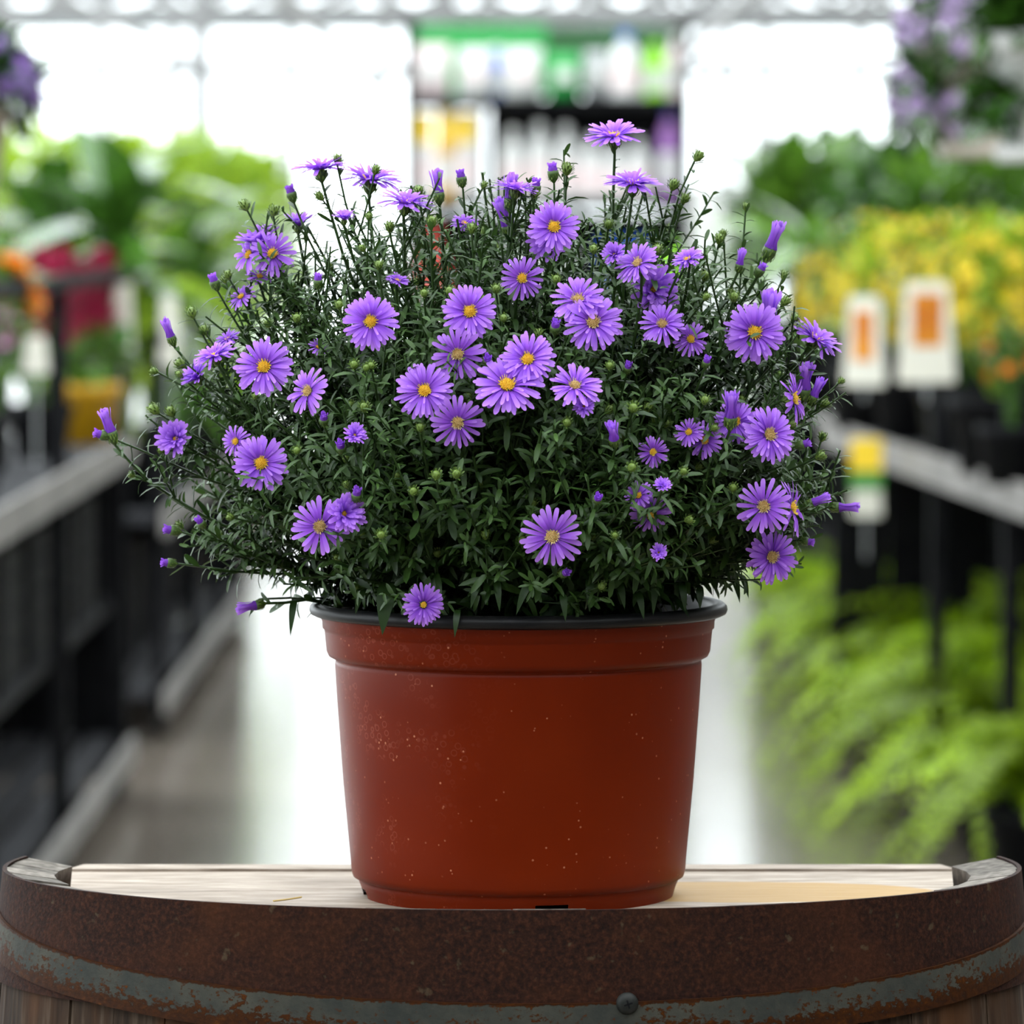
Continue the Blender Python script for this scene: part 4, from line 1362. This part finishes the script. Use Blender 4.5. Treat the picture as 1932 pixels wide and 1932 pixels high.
# ---- lime ferns on the floor under the right rack
def frond_mesh(seed, L_=.5):
    rg = np.random.default_rng(seed)
    mb = MB()
    n = 26
    s = np.linspace(0, 1, n)
    rise = .55
    pts = np.stack([s * L_ * .92, .03 * L_ * np.sin(s * 3 + seed), L_ * (rise * 1.6 * s - 1.45 * s ** 2.2)], 1)
    mb.tube(pts, np.linspace(.0035, .001, n), 4, tint=.4, caps=False)
    P, D, U, LL, W, C, T = [], [], [], [], [], [], []
    for i in range(2, n):
        tan = unit(pts[min(i + 1, n - 1)] - pts[i - 1])
        lat = unit(np.cross(tan, [0, 0, 1]))
        up = np.cross(lat, tan)
        wl = L_ * .135 * math.sin(math.pi * min(1, .18 + s[i] * .8)) ** .7
        for sg in (-1, 1):
            for kk in range(2):
                P.append(pts[i] + tan * kk * .5 * L_ / n); D.append(lat * sg + tan * .45 + up * rg.normal(.1, .25)); U.append(up)
                LL.append(wl * rg.uniform(.8, 1.15)); W.append(L_ * .034); C.append(rg.uniform(0, .4)); T.append(np.clip(.35 + .5 * s[i] + rg.normal(0, .15), 0, 1))
    mb.leaves(P, D, U, LL, W, C, T)
    return mb.mesh('frond', M['fern_leaf'], True)


FROND = [frond_mesh(300 + k) for k in range(4)]
ferns = [(1975, 9.7, .40, 'nearest, lower right corner'), (1905, 10.6, .37, 'second from the front by the aisle'), (1985, 11.2, .46, 'under the rack at the right edge'), (1825, 11.3, .37, 'third from the front by the aisle'), (1745, 12.2, .35, 'middle of the row by the aisle'), (1850, 12.6, .46, 'in the back, under the rail'), (1665, 13.3, .33, 'fifth from the front by the aisle'), (1740, 13.6, .44, 'in the back row behind the hanging tag'), (1590, 14.5, .34, 'sixth from the front by the aisle'), (1550, 15.8, .32, 'last by the aisle')]
for k, (px, d, s, word) in enumerate(ferns):
    rg = np.random.default_rng(400 + k)
    t = thing('potted_fern', 'feathery lime-green fern on the floor, %s' % word, 'fern', (rx(px, d), Y(d), 0), 0, 'lime ferns on the floor right of the aisle')
    obj('pot', pot_mesh('pot', .085, .11, .2, M['black_plastic']), t)
    MB().lathe([(.001, .168), (.10, .164)], 20).build('soil', M['soil'], t)
    n = 19
    for i in range(n):
        el = math.radians(88 - 90 * (i / n) + rg.normal(0, 5))
        q = s / .5 * rg.uniform(.8, 1.25)
        obj('frond', FROND[int(rg.integers(0, 4))], t, (0, 0, .17), (rg.normal(0, .2), -el * .55, i * 2.39996 + rg.normal(0, .15)), (q, q, q))

# ---- hanging baskets
def basket(label, c, r, seed, top_z, pot_mat_, bloom_n, spread, bloom='violet_bloom'):
    """c: centre of the pot's rim"""
    rg = np.random.default_rng(seed)
    t = thing('hanging_basket', label, 'hanging basket', (c[0], c[1], c[2]))
    p = [(.001, -.17), (r * .62, -.17), (r * .66, -.155), (r * .95, -.02), (r * 1.02, -.02), (r * 1.04, .005), (r * .96, .005), (r * .90, -.03), (.001, -.03)]
    po = MB().lathe(p, 32).build('pot', M[pot_mat_], t, smooth=True)
    MB().lathe([(.001, -.185), (r * .74, -.185), (r * .80, -.165), (r * .78, -.163), (r * .72, -.178), (.001, -.178)], 28).build('saucer', M[pot_mat_], t, smooth=True)
    for k in range(3):
        a = k * 2.094 + .4
        MB().tube([(r * math.cos(a), r * math.sin(a), 0), (.0, 0, .42)], .0022, 5).build('hanger_wire', M['black_metal'], t)
    top = top_z - c[2]
    MB().tube([(0, 0, .41), (0, 0, top - .06), (.03, 0, top - .03), (.038, 0, top), (.0, 0, top + .035), (-.034, 0, top + .0)], .004, 6).build('hook', M['black_metal'], t)
    mb = MB()
    P = foliage_mass(mb, (0, 0, .02), (spread, spread, spread * .62), 620, .05, rg, .38, .5, (.0, .7), .1)
    P2 = foliage_mass(mb, (-spread * .55, 0, -.10), (spread * .5, spread * .7, spread * .62), 420, .05, rg, .38, .4, (0, .7), -.4)
    stems(mb, (0, 0, -.02), P, rg, 12)
    f = mb.build('foliage', M['deep_leaf'], t, smooth=True); f['kind'] = 'stuff'
    rm_ = [rosette_mesh('blossom', 9, M[bloom], seed + k, .25) for k in range(3)]
    allp = np.concatenate([P, P2])
    allp = allp[np.argsort(-np.linalg.norm(allp * [1, 1, 1.4], axis=1))][:int(bloom_n * 2.2)]
    for i in rg.choice(len(allp), bloom_n, replace=False):
        v = unit(allp[i] + [0, -.06, .05])
        s = rg.uniform(.013, .020)
        obj('blossom', rm_[i % 3], t, allp[i] * 1.06, Vector(v).to_track_quat('Z', 'Y').to_euler(), (s, s, s))
    return t


c = at(1842, 88, 8.9)
basket('hanging basket of lilac flowers in a beige pot, upper right', (c[0] + .03, c[1], c[2]), .125, 501, 2.28, 'beige_pot', 160, .16)
c = at(1948, 70, 7.9)
basket('second hanging pot, white, cut by the right edge of the picture', (c[0], c[1], c[2]), .072, 503, 2.28, 'white_plastic', 34, .075)
c = at(-108, 205, 8.2)
basket('hanging basket of violet flowers cut by the left edge', (c[0], c[1], c[2]), .11, 505, 2.28, 'beige_pot', 230, .155, 'purple_bloom')

# ---- far shelf unit with garden supplies
SD = 20.0
sx0, sx1 = at(772, 185, SD), at(1292, 185, SD)
sw = sx1[0] - sx0[0]
s_top, s_mid, s_low = sx0[2], at(900, 378, SD)[2], .75
unit_ = thing('shelf_unit', 'dark metal shelf unit of garden supplies at the end of the aisle', 'shelf', ((sx0[0] + sx1[0]) / 2, Y(SD), 0))
for x in (-sw / 2, sw / 2):
    for y in (0, .29):
        MB().box((x, y, (s_top + .3) / 2), (.035, .035, s_top + .3)).build('upright', M['black_metal'], unit_)
for z in (s_top, s_mid, s_low, .12):
    MB().box((0, .14, z - .018), (sw, .32, .036)).build('shelf', M['black_metal'], unit_)
MB().box((sw * .14, .30, (s_top + s_mid) / 2), (sw * .7, .012, s_top - s_mid)).build('back_panel', M['black_metal'], unit_)
MB().box((0, .30, s_mid / 2), (sw, .012, s_mid - .1)).build('back_panel', M['black_metal'], unit_)
MB().box((-sw * .25, .30, s_top + .15), (sw * .5, .012, .27)).build('header_board', M['pk_green'], unit_)
MB().box((sw * .25, .30, s_top + .15), (sw * .5, .012, .25)).build('header_board', M['pk_moss'], unit_)


def bottle(label, x, z, h, r, body, cap, y=.06, group='bottles on the far shelf unit'):
    t = thing('bottle', label, 'bottle', (unit_.location.x + x, Y(SD) + y, z), 0, group)
    MB().lathe([(.001, 0), (r, 0), (r * 1.02, h * .05), (r, h * .62), (r * .8, h * .74), (r * .36, h * .84), (r * .34, h * .9), (.001, h * .9)], 20).build('body', M[body], t, smooth=True)
    cw = r * (.95 if cap == 'tag_yellow' else .42)
    MB().lathe([(cw, h * (.64 if cap == 'tag_yellow' else .88)), (cw, h * .97), (cw * .8, h * 1.01), (.001, h * 1.01)], 14).build('cap', M[cap], t, smooth=True)
    MB().lathe([(r * 1.03, h * .15), (r * 1.03, h * .5)], 20).build('print_band', M['pk_pink' if body == 'white_plastic' else 'white_plastic'], t)
    return t


def bag(label, x, z, w, h, body, y=.07):
    t = thing('supply_bag', label, 'bag', (unit_.location.x + x, Y(SD) + y, z), 0, 'bags on the far shelf unit')
    V, F, n = [], [], 7
    for i in range(n):
        s = i / (n - 1)
        th = .055 * math.sin(math.pi * min(1, .12 + s * .86)) + .004
        ww = w / 2 * (1 - .06 * math.sin(math.pi * s))
        V += [(-ww, -th * .4, s * h), (0, -th, s * h), (ww, -th * .4, s * h), (ww, th * .4, s * h), (0, th, s * h), (-ww, th * .4, s * h)]
    for i in range(n - 1):
        for j in range(6):
            F.append((i * 6 + j, i * 6 + (j + 1) % 6, i * 6 + 6 + (j + 1) % 6, i * 6 + 6 + j))
    F += [tuple(range(5, -1, -1)), tuple((n - 1) * 6 + j for j in range(6))]
    MB().add(V, F).build('sack', M[body], t, smooth=True)
    MB().box((0, -.056, h * .5), (w * .6, .004, h * .3)).build('print_panel', M['pk_pink' if body == 'white_plastic' else 'white_plastic'], t)
    return t


X = lambda px: (px - 1032) / F_PX * SD
bag('pale pink supply bag, leftmost on the top far shelf', X(812), s_top, .15, .20, 'pk_pink')
bag('white supply bag with blue neighbour on the top far shelf', X(895), s_top, .13, .19, 'white_plastic')
bottle('blue bottle between the white bags on the top far shelf', X(935), s_top, .20, .05, 'pk_blue', 'white_plastic', .2)
bag('white supply bag in the middle of the top far shelf', X(985), s_top, .15, .19, 'white_plastic')
bag('dark green supply bag on the top far shelf', X(1065), s_top, .13, .17, 'pk_green')
bag('grey supply bag on the top far shelf beside the dark green one', X(1126), s_top, .095, .18, 'pk_grey')
bottle('large white bottle with blue cap on the top far shelf', X(1180), s_top, .25, .058, 'white_plastic', 'pk_blue')
bottle('bright lime bottle on the top far shelf', X(1236), s_top, .21, .040, 'pk_lime', 'pk_lime')
bottle('pale pink bottle at the right end of the top far shelf', X(1274), s_top, .24, .034, 'pk_pink', 'white_plastic')
for k, (px, b_, c_, h, w_) in enumerate(((800, 'white_plastic', 'tag_yellow', .33, 'first'), (840, 'white_plastic', 'tag_yellow', .34, 'second'), (880, 'white_plastic', 'tag_yellow', .33, 'third'))):
    bottle('white bottle with yellow top on the second far shelf, %s from the left' % w_, X(px), s_mid, h, .037, 'yellow_plastic' if k == 1 else b_, c_)
for px, h, w_ in ((968, .27, 'fourth'), (1018, .29, 'fifth'), (1068, .28, 'sixth'), (1115, .24, 'seventh'), (1160, .22, 'eighth'), (1205, .23, 'ninth')):
    bottle('white bottle on the second far shelf, %s from the left' % w_, X(px), s_mid, h, .044, 'white_plastic', 'white_plastic')
bottle('violet bottle at the right end of the second far shelf', X(1262), s_mid, .36, .04, 'pk_violet', 'pk_blue')
bottle('red container on the third far shelf', X(815), s_low, .52, .07, 'pk_red', 'pk_red')
bag('blue bag on the third far shelf', X(1180), s_low, .2, .46, 'pk_blue')
bag('lime bag at the right end of the third far shelf', X(1265), s_low, .11, .44, 'pk_lime')
bag('white bag in the middle of the third far shelf', X(1010), s_low, .3, .42, 'white_plastic')

# ---- white cartons stacked on a counter far behind at right
cn = thing('display_counter', 'white counter far behind, right of the shelf unit', 'counter', (rx(1365, 23), Y(23), 0))
MB().box((0, 0, .42), (.62, .5, .84)).build('body', M['white_plastic'], cn)
MB().box((0, 0, .86), (.68, .56, .04)).build('top', M['pk_grey'], cn)


def carton(label, x, z, w, h):
    t = thing('carton', label, 'box', (rx(1365, 23) + x, Y(23), z), 0, 'cartons on the white counter')
    MB().box((0, 0, h / 2), (w, .3, h)).build('body', M['white_plastic'], t)
    MB().box((0, -.151, h * .8), (w * .1, .004, h * .36)).build('tape', M['pk_grey'], t)
    MB().box((0, 0, h + .002), (w * .1, .3, .004)).build('tape', M['pk_grey'], t)
    return t


carton('large white carton at the bottom of the stack on the counter', -.05, .88, .5, .26)
carton('smaller white carton on top of the large one on the counter', .0, 1.145, .36, .28)
